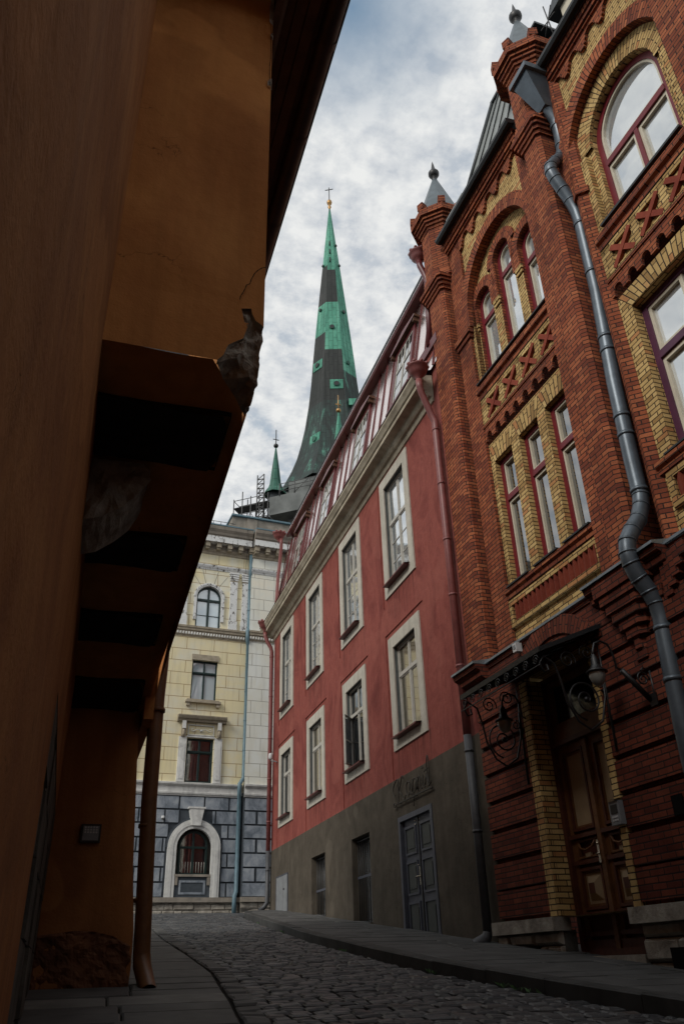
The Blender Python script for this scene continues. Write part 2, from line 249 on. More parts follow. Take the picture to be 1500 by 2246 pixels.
# ================================================================== mesh helpers
EM = {}
def empty(name, label, cat, mat=None, group=None):
    o = D.objects.new(name, None); COL.objects.link(o); o.empty_display_size = .3
    o['label'] = label; o['category'] = cat
    if group: o['group'] = group
    m = mat or Matrix.Identity(4)
    o.matrix_world = m; EM[o.name] = m.copy(); return o
def frame(ox, oy, az, z=0):
    a = R(az); x = (math.sin(a), math.cos(a)); y = (-x[1], x[0])
    return Matrix(((x[0], y[0], 0, ox), (x[1], y[1], 0, oy), (0, 0, 1, z), (0, 0, 0, 1)))
class MB:
    def __init__(s): s.v = []; s.f = []; s.uv = []; s.m = []; s.names = []; s.sm = []
    def mi(s, m):
        if m not in s.names: s.names.append(m)
        return s.names.index(m)
    def face(s, pts, m, uv=None, smooth=False):
        pts = [Vector(p) for p in pts]; b = len(s.v); s.v += pts; s.f.append(tuple(range(b, b + len(pts))))
        if uv is None:
            n = Vector((0, 0, 0))
            for i in range(len(pts)):
                p, q = pts[i], pts[(i + 1) % len(pts)]
                n += Vector(((p.y - q.y) * (p.z + q.z), (p.z - q.z) * (p.x + q.x), (p.x - q.x) * (p.y + q.y)))
            if n.length > 0: n.normalize()
            if abs(n.z) > .7: uv = [(p.x, p.y) for p in pts]
            elif abs(n.x) > abs(n.y): uv = [(p.y, p.z) for p in pts]
            else: uv = [(p.x, p.z) for p in pts]
        s.uv += list(uv); s.m.append(s.mi(m)); s.sm.append(smooth)
    def box(s, x0, x1, y0, y1, z0, z1, m, sk=''):
        P = lambda x, y, z: (x, y, z)
        a = [P(x0, y0, z0), P(x1, y0, z0), P(x1, y1, z0), P(x0, y1, z0), P(x0, y0, z1), P(x1, y0, z1), P(x1, y1, z1), P(x0, y1, z1)]
        F = {'f': (0, 1, 5, 4), 'r': (1, 2, 6, 5), 'b': (2, 3, 7, 6), 'l': (3, 0, 4, 7), 't': (4, 5, 6, 7), 'd': (3, 2, 1, 0)}
        for k, q in F.items():
            if k not in sk: s.face([a[i] for i in q], m)
        return s
    def prism(s, poly, y0, y1, m, side=None, back=False):   # poly in (x,z), counter-clockwise seen from -y
        s.face([(x, y0, z) for x, z in poly], m)
        if back: s.face([(x, y1, z) for x, z in reversed(poly)], m)
        n = len(poly)
        for i in range(n):
            a, b = poly[i], poly[(i + 1) % n]
            s.face([(a[0], y1, a[1]), (b[0], y1, b[1]), (b[0], y0, b[1]), (a[0], y0, a[1])], side or m)
        return s
    def zprism(s, poly, z0, z1, m, poly2=None, caps=True):     # poly in (x,y) ccw from above
        p2 = poly2 or poly; n = len(poly); acc = 0
        for i in range(n):
            a, b = poly[i], poly[(i + 1) % n]; c, d = p2[(i + 1) % n], p2[i]
            w_ = math.hypot(b[0] - a[0], b[1] - a[1])
            s.face([(a[0], a[1], z0), (b[0], b[1], z0), (c[0], c[1], z1), (d[0], d[1], z1)], m, [(acc, z0), (acc + w_, z0), (acc + w_, z1), (acc, z1)]); acc += w_
        if caps:
            s.face([(x, y, z1) for x, y in p2], m); s.face([(x, y, z0) for x, y in reversed(poly)], m)
        return s
    def extr(s, prof, x0, x1, m, caps=True):                 # moulding: profile in (y,z) swept along x
        n = len(prof)
        for i in range(n - 1):
            a, b = prof[i], prof[i + 1]
            s.face([(x0, a[0], a[1]), (x1, a[0], a[1]), (x1, b[0], b[1]), (x0, b[0], b[1])], m)
        if caps:
            s.face([(x0, y, z) for y, z in prof], m); s.face([(x1, y, z) for y, z in reversed(prof)], m)
        return s
    def tube(s, path, r, m, n=12, caps=True, smooth=True):
        P = [Vector(p) for p in path]; rs = r if isinstance(r, (list, tuple)) else [r] * len(P); rings = []; up = None
        for i, p in enumerate(P):
            t = (P[min(i + 1, len(P) - 1)] - P[max(i - 1, 0)]).normalized()
            if up is None: up = Vector((0, 0, 1)) if abs(t.z) < .9 else Vector((1, 0, 0))
            a = (up - t * up.dot(t)).normalized(); up = a; b = t.cross(a)
            rings.append([p + (a * math.cos(2 * math.pi * k / n) + b * math.sin(2 * math.pi * k / n)) * rs[i] for k in range(n)])
        for i in range(len(rings) - 1):
            for k in range(n):
                j = (k + 1) % n; s.face([rings[i][k], rings[i][j], rings[i + 1][j], rings[i + 1][k]], m, smooth=smooth)
        if caps: s.face(list(reversed(rings[0])), m); s.face(rings[-1], m)
        return s
    def lathe(s, cx, cy, prof, m, n=16, smooth=True, rot=0):  # prof (r,z)
        for i in range(len(prof) - 1):
            (r0, z0), (r1, z1) = prof[i], prof[i + 1]
            for k in range(n):
                a, b = 2 * math.pi * k / n + rot, 2 * math.pi * (k + 1) / n + rot
                q = [(cx + r0 * math.cos(a), cy + r0 * math.sin(a), z0), (cx + r0 * math.cos(b), cy + r0 * math.sin(b), z0), (cx + r1 * math.cos(b), cy + r1 * math.sin(b), z1), (cx + r1 * math.cos(a), cy + r1 * math.sin(a), z1)]
                if r0 < 1e-5: q = [q[0], q[2], q[3]]
                elif r1 < 1e-5: q = q[:3]
                s.face(q, m, smooth=smooth)
        return s
    def ball(s, c, r, m, n=14):
        k = 8; return s.lathe(c[0], c[1], [(r * math.sin(math.pi * i / k), c[2] - r * math.cos(math.pi * i / k)) for i in range(k + 1)], m, n)
    def split(s, name, parent, key, **k):
        groups = {}
        for i, f in enumerate(s.f):
            c = sum((s.v[j] for j in f), Vector()) / len(f); groups.setdefault(key(c), []).append(i)
        off = []; a = 0
        for f in s.f: off.append(a); a += len(f)
        r = []
        for g in sorted(groups, key=str):
            m = MB()
            for i in groups[g]: m.face([s.v[j] for j in s.f[i]], s.names[s.m[i]], s.uv[off[i]:off[i] + len(s.f[i])], s.sm[i])
            r.append(m.build(name, parent, **k))
        return r
    def loose(s, name, parent, **k):
        par = {}
        def find(a):
            while par[a] != a: par[a] = par[par[a]]; a = par[a]
            return a
        ids = [tuple(round(c, 3) for c in v) for v in s.v]
        for i in ids: par[i] = i
        for f in s.f:
            for j in f[1:]: par[find(ids[j])] = find(ids[f[0]])
        roots = {}
        for i, f in enumerate(s.f): roots[find(ids[f[0]])] = 1
        order = {r: i for i, r in enumerate(roots)}; lab = [order[find(ids[f[0]])] for f in s.f]; it = iter(lab)
        return s.split(name, parent, lambda c: next(it), **k)
    def build(s, name, parent=None, world=False, tr=None, merge=True):
        me = D.meshes.new(name)
        vs = s.v
        if world and parent is not None: inv = EM[parent.name].inverted(); vs = [inv @ v for v in vs]
        me.from_pydata([tuple(v) for v in vs], [], s.f)
        u = me.uv_layers.new(name='UVMap')
        for i, q in enumerate(s.uv): u.data[i].uv = q
        for k in s.names: me.materials.append(MAT[k])
        for p, i, g in zip(me.polygons, s.m, s.sm): p.material_index = i; p.use_smooth = g
        if merge and any(s.sm):
            import bmesh
            bm = bmesh.new(); bm.from_mesh(me); bmesh.ops.remove_doubles(bm, verts=bm.verts, dist=1e-4); bm.to_mesh(me); bm.free()
        o = D.objects.new(name, me); COL.objects.link(o)
        if parent is not None: o.parent = parent
        if tr is not None: o.location = tr
        return o
def arcpts(cx, cz, r, a0, a1, n):
    return [(cx + r * math.cos(R(a0 + (a1 - a0) * i / n)), cz + r * math.sin(R(a0 + (a1 - a0) * i / n))) for i in range(n + 1)]
def ring(mb, cx, cz, r0, r1, a0, a1, y0, y1, m, n=24, under=None, outer=True, ends=False):   # masonry arch ring, front at y0
    for i in range(n):
        t0, t1 = R(a0 + (a1 - a0) * i / n), R(a0 + (a1 - a0) * (i + 1) / n)
        P = lambda r, t, y: (cx + r * math.cos(t), y, cz + r * math.sin(t))
        rm = (r0 + r1) / 2; s0, s1 = rm * t0, rm * t1
        mb.face([P(r0, t0, y0), P(r1, t0, y0), P(r1, t1, y0), P(r0, t1, y0)], m, [(0, s0), (r1 - r0, s0), (r1 - r0, s1), (0, s1)])
        mb.face([P(r0, t1, y0), P(r0, t1, y1), P(r0, t0, y1), P(r0, t0, y0)], under or m, [(0, s1), (y1 - y0, s1), (y1 - y0, s0), (0, s0)])
        if outer: mb.face([P(r1, t0, y0), P(r1, t0, y1), P(r1, t1, y1), P(r1, t1, y0)], m, [(0, s0), (y1 - y0, s0), (y1 - y0, s1), (0, s1)])
    if ends:
        for t in (R(a0), R(a1)):
            P = lambda r, y: (cx + r * math.cos(t), y, cz + r * math.sin(t)); mb.face([P(r0, y0), P(r0, y1), P(r1, y1), P(r1, y0)], m)
def wall(mb, x0, x1, z0, z1, y, m, holes=(), back=.5):
    """holes: (hx0,hx1,hz0,hz1,depth,revealmat[,spring]) ; spring => semicircular head from that height"""
    xs = sorted({x0, x1, *[h[0] for h in holes], *[h[1] for h in holes]}); zs = sorted({z0, z1, *[h[2] for h in holes], *[h[3] for h in holes]})
    xs = [x for x in xs if x0 <= x <= x1]; zs = [z for z in zs if z0 <= z <= z1]
    for i in range(len(xs) - 1):
        for j in range(len(zs) - 1):
            a, b, c, d = xs[i], xs[i + 1], zs[j], zs[j + 1]; mx_, mz_ = (a + b) / 2, (c + d) / 2
            if any(h[0] < mx_ < h[1] and h[2] < mz_ < h[3] for h in holes): continue
            mb.face([(a, y, c), (b, y, c), (b, y, d), (a, y, d)], m)
    for h in holes:
        a, b, c, d, dep, rm = h[:6]; sp = h[6] if len(h) > 6 else None; yb = y + dep; top = sp if sp else d
        mb.face([(a, y, c), (a, y, top), (a, yb, top), (a, yb, c)], rm, [(0, c), (0, top), (dep, top), (dep, c)])
        mb.face([(b, yb, c), (b, yb, top), (b, y, top), (b, y, c)], rm, [(dep, c), (dep, top), (0, top), (0, c)])
        mb.face([(a, y, c), (a, yb, c), (b, yb, c), (b, y, c)], rm)
        if not sp: mb.face([(a, yb, d), (a, y, d), (b, y, d), (b, yb, d)], rm)
        else:
            r = (b - a) / 2; cx = (a + b) / 2; n = 16; pts = arcpts(cx, sp, r, 180, 0, n)
            for i in range(n):
                p, q = pts[i], pts[i + 1]
                mb.face([(p[0], y, p[1]), (q[0], y, q[1]), (q[0], y, d), (p[0], y, d)], m)
                mb.face([(p[0], yb, p[1]), (q[0], yb, q[1]), (q[0], y, q[1]), (p[0], y, p[1])], rm, [(dep, i * .08), (dep, i * .08 + .08), (0, i * .08 + .08), (0, i * .08)])
def outline(x0, x1, z0, z1, arch, n=16):
    if not arch: return [(x0, z0), (x1, z0), (x1, z1), (x0, z1)]
    r = (x1 - x0) / 2; sp = z1 - r
    return [(x0, z0), (x1, z0)] + arcpts((x0 + x1) / 2, sp, r, 0, 180, n)
def fring(mb, x0, x1, z0, z1, w_, y0, y1, m, arch=False, wb=None):
    o = outline(x0, x1, z0, z1, arch); i_ = outline(x0 + w_, x1 - w_, z0 + (wb or w_), z1 - w_, arch); n = len(o)
    for k in range(n):
        j = (k + 1) % n; a, b, c, d = o[k], o[j], i_[j], i_[k]
        mb.face([(a[0], y0, a[1]), (b[0], y0, b[1]), (c[0], y0, c[1]), (d[0], y0, d[1])], m)
        mb.face([(d[0], y0, d[1]), (c[0], y0, c[1]), (c[0], y1, c[1]), (d[0], y1, d[1])], m)
        mb.face([(b[0], y0, b[1]), (a[0], y0, a[1]), (a[0], y1, a[1]), (b[0], y1, b[1])], m)
def pane(mb, x0, x1, z0, z1, y, m, arch=False, tilt=0):
    pts = [(x, y + tilt * (z - z0), z) for x, z in outline(x0, x1, z0, z1, arch)]; mb.face(pts, m)
def window(parent, x, z, sashes, w_, h, outer, inner, gl, y, arch=False, ow=.07, iw=.05, transom=None, bars=(), tw=.07, name='window', mull=None, open_=None):
    """frame object at (x,y,z) lower left; sashes = list of (x0,x1,z0,z1,arch) in local coordinates; children: panes"""
    mb = MB(); fring(mb, 0, w_, 0, h, ow, 0, .12, outer, arch)
    if transom: mb.box(ow, w_ - ow, -.015, .1, transom - tw / 2, transom + tw / 2, outer, 'b')
    if mull: mb.box(mull[0] - mull[1] / 2, mull[0] + mull[1] / 2, -.01, .1, ow, (transom or h) - tw / 2, outer, 'b')
    for (a, b, c, d, ar) in sashes: fring(mb, a, b, c, d, iw, .02, .1, inner, ar)
    for (a, b, c, d) in bars: mb.box(a, b, .03, .09, c, d, inner, 'b')
    f = mb.build(name, parent, tr=(x, y, z))
    for i, (a, b, c, d, ar) in enumerate(sashes):
        g = MB(); pane(g, a + iw * .7, b - iw * .7, c + iw * .7, d - iw * .7, .07, gl, ar, tilt=random.uniform(-.004, .004)); g.build('pane', f)
    return f
def copyobj(src, parent, tr):
    c = src.copy(); COL.objects.link(c); c.parent = parent; c.location = tr
    for ch in src.children:
        k = ch.copy(); COL.objects.link(k); k.parent = c
    return c
def jnoise(a): return random.uniform(-a, a)
# ================================================================== ground, street, pavements
G = .0937
def gz(y):
    if y < -14: return -14 * G
    if y < 24.6: return G * y
    if y < 32.5: return G * 24.6 + .0666 * (y - 24.6)
    return G * 24.6 + .0666 * 7.9
def struct(o): o['kind'] = 'structure'; return o
mb = MB(); ys = [-400, -14, -6, 0, 6, 12, 18, 24.6, 32.5, 60, 400, 1500]; xs = [-1200, -200, -40, 0, 6, 40, 200, 1200]
for a, b in zip(ys, ys[1:]):
    for c, d in zip(xs, xs[1:]): mb.face([(c, a, gz(a) - .12), (d, a, gz(a) - .12), (d, b, gz(b) - .12), (c, b, gz(b) - .12)], 'asphalt')
struct(mb.build('ground'))
KR = [(-8, 6.0), (0, 5.25), (3, 5.05), (5.8, 4.62), (7.8, 4.22), (10, 3.98), (14, 3.95), (19, 4.3), (23.5, 4.66), (24.7, 4.95), (25.3, 5.6)]     # kerb line (y, x)
LK = [(-8, 1.0), (3, 1.2), (6.65, 1.43), (8, 1.58), (10.3, 1.78), (12.75, 1.82), (15.6, 1.82), (20, 1.96), (24, 1.6), (28, .4), (33, -3)]
def lerp(T, y):
    if y <= T[0][0]: return T[0][1]
    for (a, p), (b, q) in zip(T, T[1:]):
        if y <= b: return p + (q - p) * (y - a) / (b - a)
    return T[-1][1]
# cobbled street: one sheet of modelled setts over a bed of dark joints
mb = MB(); y = -6.0
for a, b in zip(range(-8, 34), range(-7, 35)):
    mb.face([(lerp(LK, a) - .6, a, gz(a) - .035), ((lerp(KR, a) + .1) if a < 25 else 14, a, gz(a) - .035), ((lerp(KR, b) + .1) if b < 25 else 14, b, gz(b) - .035), (lerp(LK, b) - .6, b, gz(b) - .035)], 'joint_dirt')
def sett(mb, x, y, wx, wy, dz=0, m='setts', ang=0):
    h = random.uniform(-.008, .010); tx, ty = jnoise(.045), jnoise(.06); rx = wx / 2; ry = wy / 2; k = .022; ca, sa = math.cos(ang), math.sin(ang)
    u = (random.random() * 50, random.random() * 50)
    def P(a, b, e): X = x + a * ca - b * sa; Y = y + a * sa + b * ca; return (X, Y, gz(Y) + dz + e)
    jj = [(jnoise(.008), jnoise(.008)) for _ in range(4)]; cs_ = [(-1, -1), (1, -1), (1, 1), (-1, 1)]
    low = [P(cx * rx + j[0], cy * ry + j[1], -.04) for (cx, cy), j in zip(cs_, jj)]
    mid = [P(cx * (rx - .004) + j[0], cy * (ry - .004) + j[1], -.012 + h) for (cx, cy), j in zip(cs_, jj)]
    top = [P(cx * (rx - k) + j[0], cy * (ry - k) + j[1], h + cx * rx * tx + cy * ry * ty) for (cx, cy), j in zip(cs_, jj)]
    for i in range(4):
        j = (i + 1) % 4; mb.face([low[i], low[j], mid[j], mid[i]], m, [u] * 4); mb.face([mid[i], mid[j], top[j], top[i]], m, [u] * 4)
    mb.face(top, m, [u] * 4)
y = -5.0
while y < 32.2:
    ry = random.uniform(.115, .145); xl = lerp(LK, y) + .16; xr = lerp(KR, y) - .02 if y < 25 else 9
    if y < 2: xl = max(xl, 0.6)
    x = xl - random.uniform(0, .1); ph = random.uniform(0, 6)
    while x < xr:
        wx = random.uniform(.13, .24)
        if x + wx > xr: wx = xr - x
        if wx > .05: sett(mb, x + wx / 2, y + ry / 2 + .012 * math.sin(x * 2 + ph), wx - .014, ry - .014, dz=-.004 * ((x - (xl + xr) / 2) ** 2) * .4)
        x += wx
    y += ry
struct(mb.build('street', merge=False))
# left edging course and pavement slabs
mb = MB(); y = -2.0
while y < 31:
    l = random.uniform(.2, .34); x = lerp(LK, y + l / 2); an = -math.atan2(lerp(LK, y + l) - lerp(LK, y), l)
    sett(mb, x + .03, y + l / 2, .2, l - .015, .0, 'slab', an); y += l
struct(mb.build('pavement_edging', merge=False))
mb = MB(); y = -4.0
def slab(mb, pts, h, m):
    c = Vector((sum(p[0] for p in pts) / 4, sum(p[1] for p in pts) / 4)); q = []; t = []
    for p in pts:
        v = Vector(p) - c; L_ = v.length; a = c + v * ((L_ - .008) / L_); b = c + v * ((L_ - .026) / L_); q.append((a.x, a.y, gz(a.y) + h - .012)); t.append((b.x, b.y, gz(b.y) + h))
    for i in range(4):
        j = (i + 1) % 4; lo = [(q[i][0], q[i][1], q[i][2] - .1), (q[j][0], q[j][1], q[j][2] - .1)]
        mb.face([lo[0], lo[1], q[j], q[i]], m); mb.face([q[i], q[j], t[j], t[i]], m)
    mb.face(t, m)
while y < 26:
    l = random.uniform(.3, .55); x0 = -.4; xe = lerp(LK, y) - .09; xe2 = lerp(LK, y + l) - .09
    cuts = [0, random.uniform(.45, .62), 1]
    for i in range(2):
        a, b = cuts[i], cuts[i + 1]; m_ = 'slab_light' if 7.6 < y < 8.4 else 'slab'
        slab(mb, [(x0 + (xe - x0) * a, y), (x0 + (xe - x0) * b, y), (x0 + (xe2 - x0) * b, y + l), (x0 + (xe2 - x0) * a, y + l)], jnoise(.006) - .008, m_)
    y += l
struct(mb.build('pavement', merge=False))
mb = MB()
for a in range(-4, 26): mb.face([(-.5, a, gz(a) - .034), (lerp(LK, a) + .12, a, gz(a) - .034), (lerp(LK, a + 1) + .12, a + 1, gz(a + 1) - .034), (-.5, a + 1, gz(a + 1) - .034)], 'joint_dirt')
struct(mb.build('pavement_bed'))
# right pavement with kerb stones
mb = MB(); y = -8.0
while y < 25.2:
    l = min(random.uniform(.85, 1.25), 25.3 - y) if y < 24.4 else .35; a, b = lerp(KR, y), lerp(KR, y + l); h0, h1 = gz(y) + .125 + jnoise(.006), gz(y + l) + .125 + jnoise(.006); g_ = .006
    y0, y1 = y + g_, y + l - g_
    mb.face([(a, y0, h0 - .25), (a, y0, h0 - .015), (b, y1, h1 - .015), (b, y1, h1 - .25)], 'kerb_stone')
    mb.face([(a, y0, h0 - .015), (a + .015, y0, h0), (b + .015, y1, h1), (b, y1, h1 - .015)], 'kerb_stone')
    mb.face([(a + .015, y0, h0), (a + .19, y0, h0), (b + .19, y1, h1), (b + .015, y1, h1)], 'kerb_stone')
    mb.face([(a, y0, h0 - .25), (a + .19, y0, h0 - .25), (a + .19, y0, h0), (a, y0, h0 - .015)], 'kerb_stone')
    y += l
struct(mb.build('kerb'))
mb = MB(); y = -8.0
mb.face([(3.9, 25.2, gz(25.2) - .05), (3.9, 25.21, gz(25.2)), (3.9, 25.2, gz(25.2))], 'joint_dirt')
for a in [i * .5 for i in range(-16, 51)]:
    b = a + .5
    mb.face([(lerp(KR, a) + .18, a, gz(a) + .085), (8.5, a, gz(a) + .085), (8.5, b, gz(b) + .085), (lerp(KR, b) + .18, b, gz(b) + .085)], 'joint_dirt')
y = -7
while y < 25.2:
    l = random.uniform(.35, .62); a, b = lerp(KR, y) + .2, lerp(KR, y + l) + .2; e = 6.9; n = 3
    c_ = [0] + sorted(random.uniform(.2, .85) for _ in range(n - 1)) + [1]
    for i in range(n):
        slab(mb, [(a + (e - a) * c_[i], y), (a + (e - a) * c_[i + 1], y), (b + (e - b) * c_[i + 1], y + l), (b + (e - b) * c_[i], y + l)], .125 + jnoise(.006), 'slab')
    y += l
struct(mb.build('right_pavement', merge=False))
# weeds in the gutter joint
wl = MB()
for i in range(26):
    yy = random.choice([7.6, 7.9, 9.3, 12.4, 16.8, 20.3]) + jnoise(.25); xx = lerp(KR, yy) - .03 + jnoise(.02); z0 = gz(yy) - .01
    for k in range(5):
        a = random.uniform(0, 6.3); l = random.uniform(.03, .07); wl.face([(xx, yy, z0), (xx + math.cos(a) * l * .6 + .008, yy + math.sin(a) * l * .6, z0 + l * .6), (xx + math.cos(a) * l, yy + math.sin(a) * l, z0 + l * .8)], 'leaf')
o = wl.build('weeds'); o['kind'] = 'stuff'; o['label'] = 'small green weeds sprouting along the kerb joint'; o['category'] = 'weeds'
# ================================================================== BRICK HOUSE (right, near)
BF = frame(5.95, 11.78, 178)
H = empty('brick_house', 'ornate red and yellow brick house with corner turrets, right foreground', 'building', BF)
RB, YB, LB = 'brick_red', 'brick_yellow', 'brick_red_shaded'
XE = 20.0
# ---- plinth of rough limestone
mb = MB()
def stones(mb, x0, x1, z0, z1, y, d, m='rough_stone'):
    z = z0
    while z < z1 - .02:
        hh = min(random.uniform(.16, .26), z1 - z); x = x0
        while x < x1 - .02:
            l = min(random.uniform(.3, .75), x1 - x); f = jnoise(.035); a, b, c, e = x + .008, x + l - .008, z + .008, z + hh - .008; i_ = .03
            fr = [(a + i_, y - d - f, c + i_), (b - i_, y - d - f + jnoise(.02), c + i_), (b - i_, y - d - f, e - i_), (a + i_, y - d - f + jnoise(.02), e - i_)]
            md = [(a, y - d * .3, c), (b, y - d * .3, c), (b, y - d * .3, e), (a, y - d * .3, e)]; bk = [(p[0], y + .1, p[2]) for p in md]
            mb.face(fr, m)
            for k in range(4): j = (k + 1) % 4; mb.face([md[k], md[j], fr[j], fr[k]], m); mb.face([bk[k], bk[j], md[j], md[k]], m)
            x += l
        z += hh
for a, b, zt in ((.32, 1.86, 1.30), (3.42, 12.0, 1.30)):
    stones(mb, a, b, -.5 if a > 3 else .7, zt, .02, .06)
    mb.box(a, b, .02, .2, -.6, zt, 'dark_stone', 'b')
for a, b in ((.30, .92), (.925, 1.9), (3.38, 4.1), (4.105, 5.2), (5.205, 6.4), (6.405, 12)):
    f = jnoise(.01); mb.box(a, b, -.13 + f, .12, 1.29, 1.45 + f * .5, 'rough_stone')
mb.box(.9, 1.35, -.075, .05, .98, 1.13, 'hole'); mb.box(3.9, 4.6, -.085, .05, .72, 1.05, 'hole')
mb.split('plinth', H, lambda c: c.x > 2.6)
# ---- lower brick storey with banded courses
mb = MB()
mb.box(.42, XE, .0, .02, 1.44, 1.441, LB)
wall(mb, .42, XE, 1.44, 5.0, .03, LB, [(1.9, 3.4, 1.44, 4.55, .32, YB)])
mb.face([(.42, .6, 1.0), (.42, .03, 1.0), (.42, .03, 5.0), (.42, .6, 5.0)], LB)
zb = [1.50, 1.86, 2.26, 2.66, 3.06, 3.46, 3.86, 4.26]
for i, z in enumerate(zb):
    z2 = z + .335
    for a, b in ((.40, 1.72), (3.52, XE)):
        if z > 4.2 and b < 2: a, b = .40, 1.9
        mb.box(a, b, -.035, .035, z, z2, LB, 'b')
mb.box(.40, XE, -.02, .035, 4.62, 4.98, LB, 'b')
# yellow jamb quoins of the doorway
for x0, x1 in ((1.72, 1.9), (3.4, 3.52)): mb.box(x0, x1, -.045, .03, 1.45, 4.52, YB, 'b')
ring(mb, 2.65, 3.9, .98, 1.24, 36, 144, -.05, .03, LB, 20)
# stepped brick corbel below the second turret
for i, (hw, z0, z1, dd) in enumerate(((.46, 4.84, 5.0, .27), (.40, 4.72, 4.86, .24), (.35, 4.60, 4.73, .21), (.30, 4.48, 4.61, .18), (.24, 4.36, 4.49, .15), (.18, 4.24, 4.37, .12), (.11, 4.10, 4.25, .09))):
    mb.zprism([(4.4 - hw, .0), (4.4 - hw, -dd + .07), (4.4 - hw + .07, -dd), (4.4 + hw - .07, -dd), (4.4 + hw, -dd + .07), (4.4 + hw, .0)], z0, z1, LB)
for i in range(5): mb.box(5.0 + i * .1, 5.12 + i * .1, -.06 - .02 * i, .0, 4.5 + i * .08, 4.98, LB, 'b')
mb.box(4.3, 4.5, -.06, 0, 3.98, 4.1, LB); mb.box(4.82, 4.95, -.055, 0, 4.55, 4.70, LB)
for i in range(8): mb.box(3.55 + i * .0, 3.75, -.05, 0, 4.5, 4.6, LB, 'b')
mb.build('ground_storey_wall', H)
mb = MB(); mb.box(4.35, 4.52, -.05, -.02, 2.26, 2.46, 'hole'); mb.build('vent', H)
# ---- string course with zinc flashing
mb = MB()
segs = [(.08, .86, -.24), (.86, 3.74, -.03), (3.74, 5.16, -.20), (5.16, XE, -.03)]
for a, b, y in segs:
    mb.extr([(y + .17, 4.86), (y + .10, 4.90), (y + .08, 4.99), (y + .02, 5.02), (y, 5.08), (.4, 5.1)], a, b, LB)
    mb.face([(a, y - .03, 5.125), (b, y - .03, 5.125), (b, .4, 5.26), (a, .4, 5.26)], 'zinc'); mb.face([(a, y - .03, 5.09), (b, y - .03, 5.09), (b, y - .03, 5.125), (a, y - .03, 5.125)], 'zinc')
    for e in (a, b): mb.face([(e, y - .03, 5.09), (e, y - .03, 5.125), (e, .4, 5.26), (e, .4, 5.09)], 'zinc')
mb.build('string_course', H)
# ---- upper wall, main plane M
M = .25
mb = MB()
W1 = [(1.50, 2.07), (2.31, 2.88), (3.11, 3.68)]
holes = [(a, b, 6.18, 8.60, .24, YB) for a, b in W1]
wall(mb, 1.36, 3.80, 5.2, 9.0, M, YB, holes)
wall(mb, 5.12, 7.5, 5.2, 9.0, M, YB, [(5.36, 6.94, 6.30, 8.72, .24, YB)])
# field between frieze and cornice, with the big blind arches
def spand(mb, x0, x1, z0, z1, cx, cz, r, y, m, n=24):
    pts = arcpts(cx, cz, r, 180, 0, n)
    for i in range(n):
        p, q = pts[i], pts[i + 1]
        if q[0] <= x0 or p[0] >= x1: continue
        a = (max(p[0], x0), p[1]); b = (min(q[0], x1), q[1]); mb.face([(a[0], y, a[1]), (b[0], y, b[1]), (b[0], y, z1), (a[0], y, z1)], m)
    if cx - r > x0: mb.face([(x0, y, z0), (cx - r, y, z0), (cx - r, y, z1), (x0, y, z1)], m)
    if cx + r < x1: mb.face([(cx + r, y, z0), (x1, y, z0), (x1, y, z1), (cx + r, y, z1)], m)
C1, C2 = (2.60, 12.20), (6.14, 12.10)
mb.split('upper_wall', H, lambda c: c.x > 4.45)
mb = MB()
spand(mb, .86, 3.86, 12.2, 14.5, C1[0], C1[1], 1.13, M, YB)
spand(mb, 4.98, 7.6, 12.1, 14.5, C2[0], C2[1], 1.12, M, YB)
mb.split('gable_field', H, lambda c: c.x > 4.45)
mb = MB()
T = M + .10
U1 = [(1.50, 2.07, 10.34, 12.20), (2.31, 2.88, 10.34, 12.66), (3.11, 3.68, 10.34, 12.20)]
hl = [(a, b, c, d + (b - a) / 2, .20, RB, d) for a, b, c, d in U1]
wall(mb, 1.45, 3.75, 10.25, 13.35, T, YB, hl)
U2 = (5.38, 6.90, 10.40, 12.10)
wall(mb, 5.0, 7.28, 10.3, 13.25, T, YB, [(U2[0], U2[1], U2[2], U2[3] + .76, .22, YB, U2[3])])
mb.face([(1.47, M, 10.25), (1.47, T, 10.25), (1.47, T, 12.2), (1.47, M, 12.2)], RB)
# piers either side of the windows stand on the main plane
for a, b in ((1.36, 1.47), (3.73, 3.86), (5.02, 5.26), (7.02, 7.26)): mb.box(a, b, M, T, 10.25, 12.0, YB, 'b')
# yellow pier capitals
for x in (1.47, 2.16, 2.96, 3.72): mb.box(x - .03 if x < 3.7 else x - .02, x + .18 if 1.5 < x < 3.7 else x + .06, T - .05, T, 11.74, 11.82, YB, 'b'); mb.box(x - .015, x + .165 if 1.5 < x < 3.7 else x + .04, T - .03, T, 11.66, 11.74, YB, 'b')
mb.split('tympanum', H, lambda c: c.x > 4.45)
# ---- strips and turret shafts in red brick
mb = MB()
mb.zprism([(1.38, .5), (.90, .5), (.90, .19), (1.38, .19)][::-1], 5.15, 11.72, RB, caps=False)
mb.box(.86, 1.44, .12, .3, 11.66, 11.78, RB); mb.box(.88, 1.41, .155, .3, 11.56, 11.66, RB); mb.box(.90, 1.40, .19, .3, 11.78, 14.3, RB, 'b')
mb.box(3.80, 4.2, .12, .5, 5.15, 14.3, RB, 'b')
mb.zprism([(4.94, .6), (4.94, .17), (5.03, .13), (5.13, .24), (5.13, .6)], 5.15, 11.30, RB); mb.zprism([(4.90, .6), (4.90, .15), (5.04, .08), (5.18, .22), (5.18, .6)], 11.30, 11.42, RB); mb.zprism([(4.92, .6), (4.92, .17), (5.03, .13), (5.13, .24), (5.13, .6)], 11.42, 14.3, RB)
mb.box(4.6, 4.96, .46, .5, 5.1, 14.4, RB, 'b'); mb.box(.78, .92, .40, .5, 5.1, 14.4, RB, 'b')
mb.box(7.28, 8.1, .02, .5, 5.15, 14.3, RB, 'b')
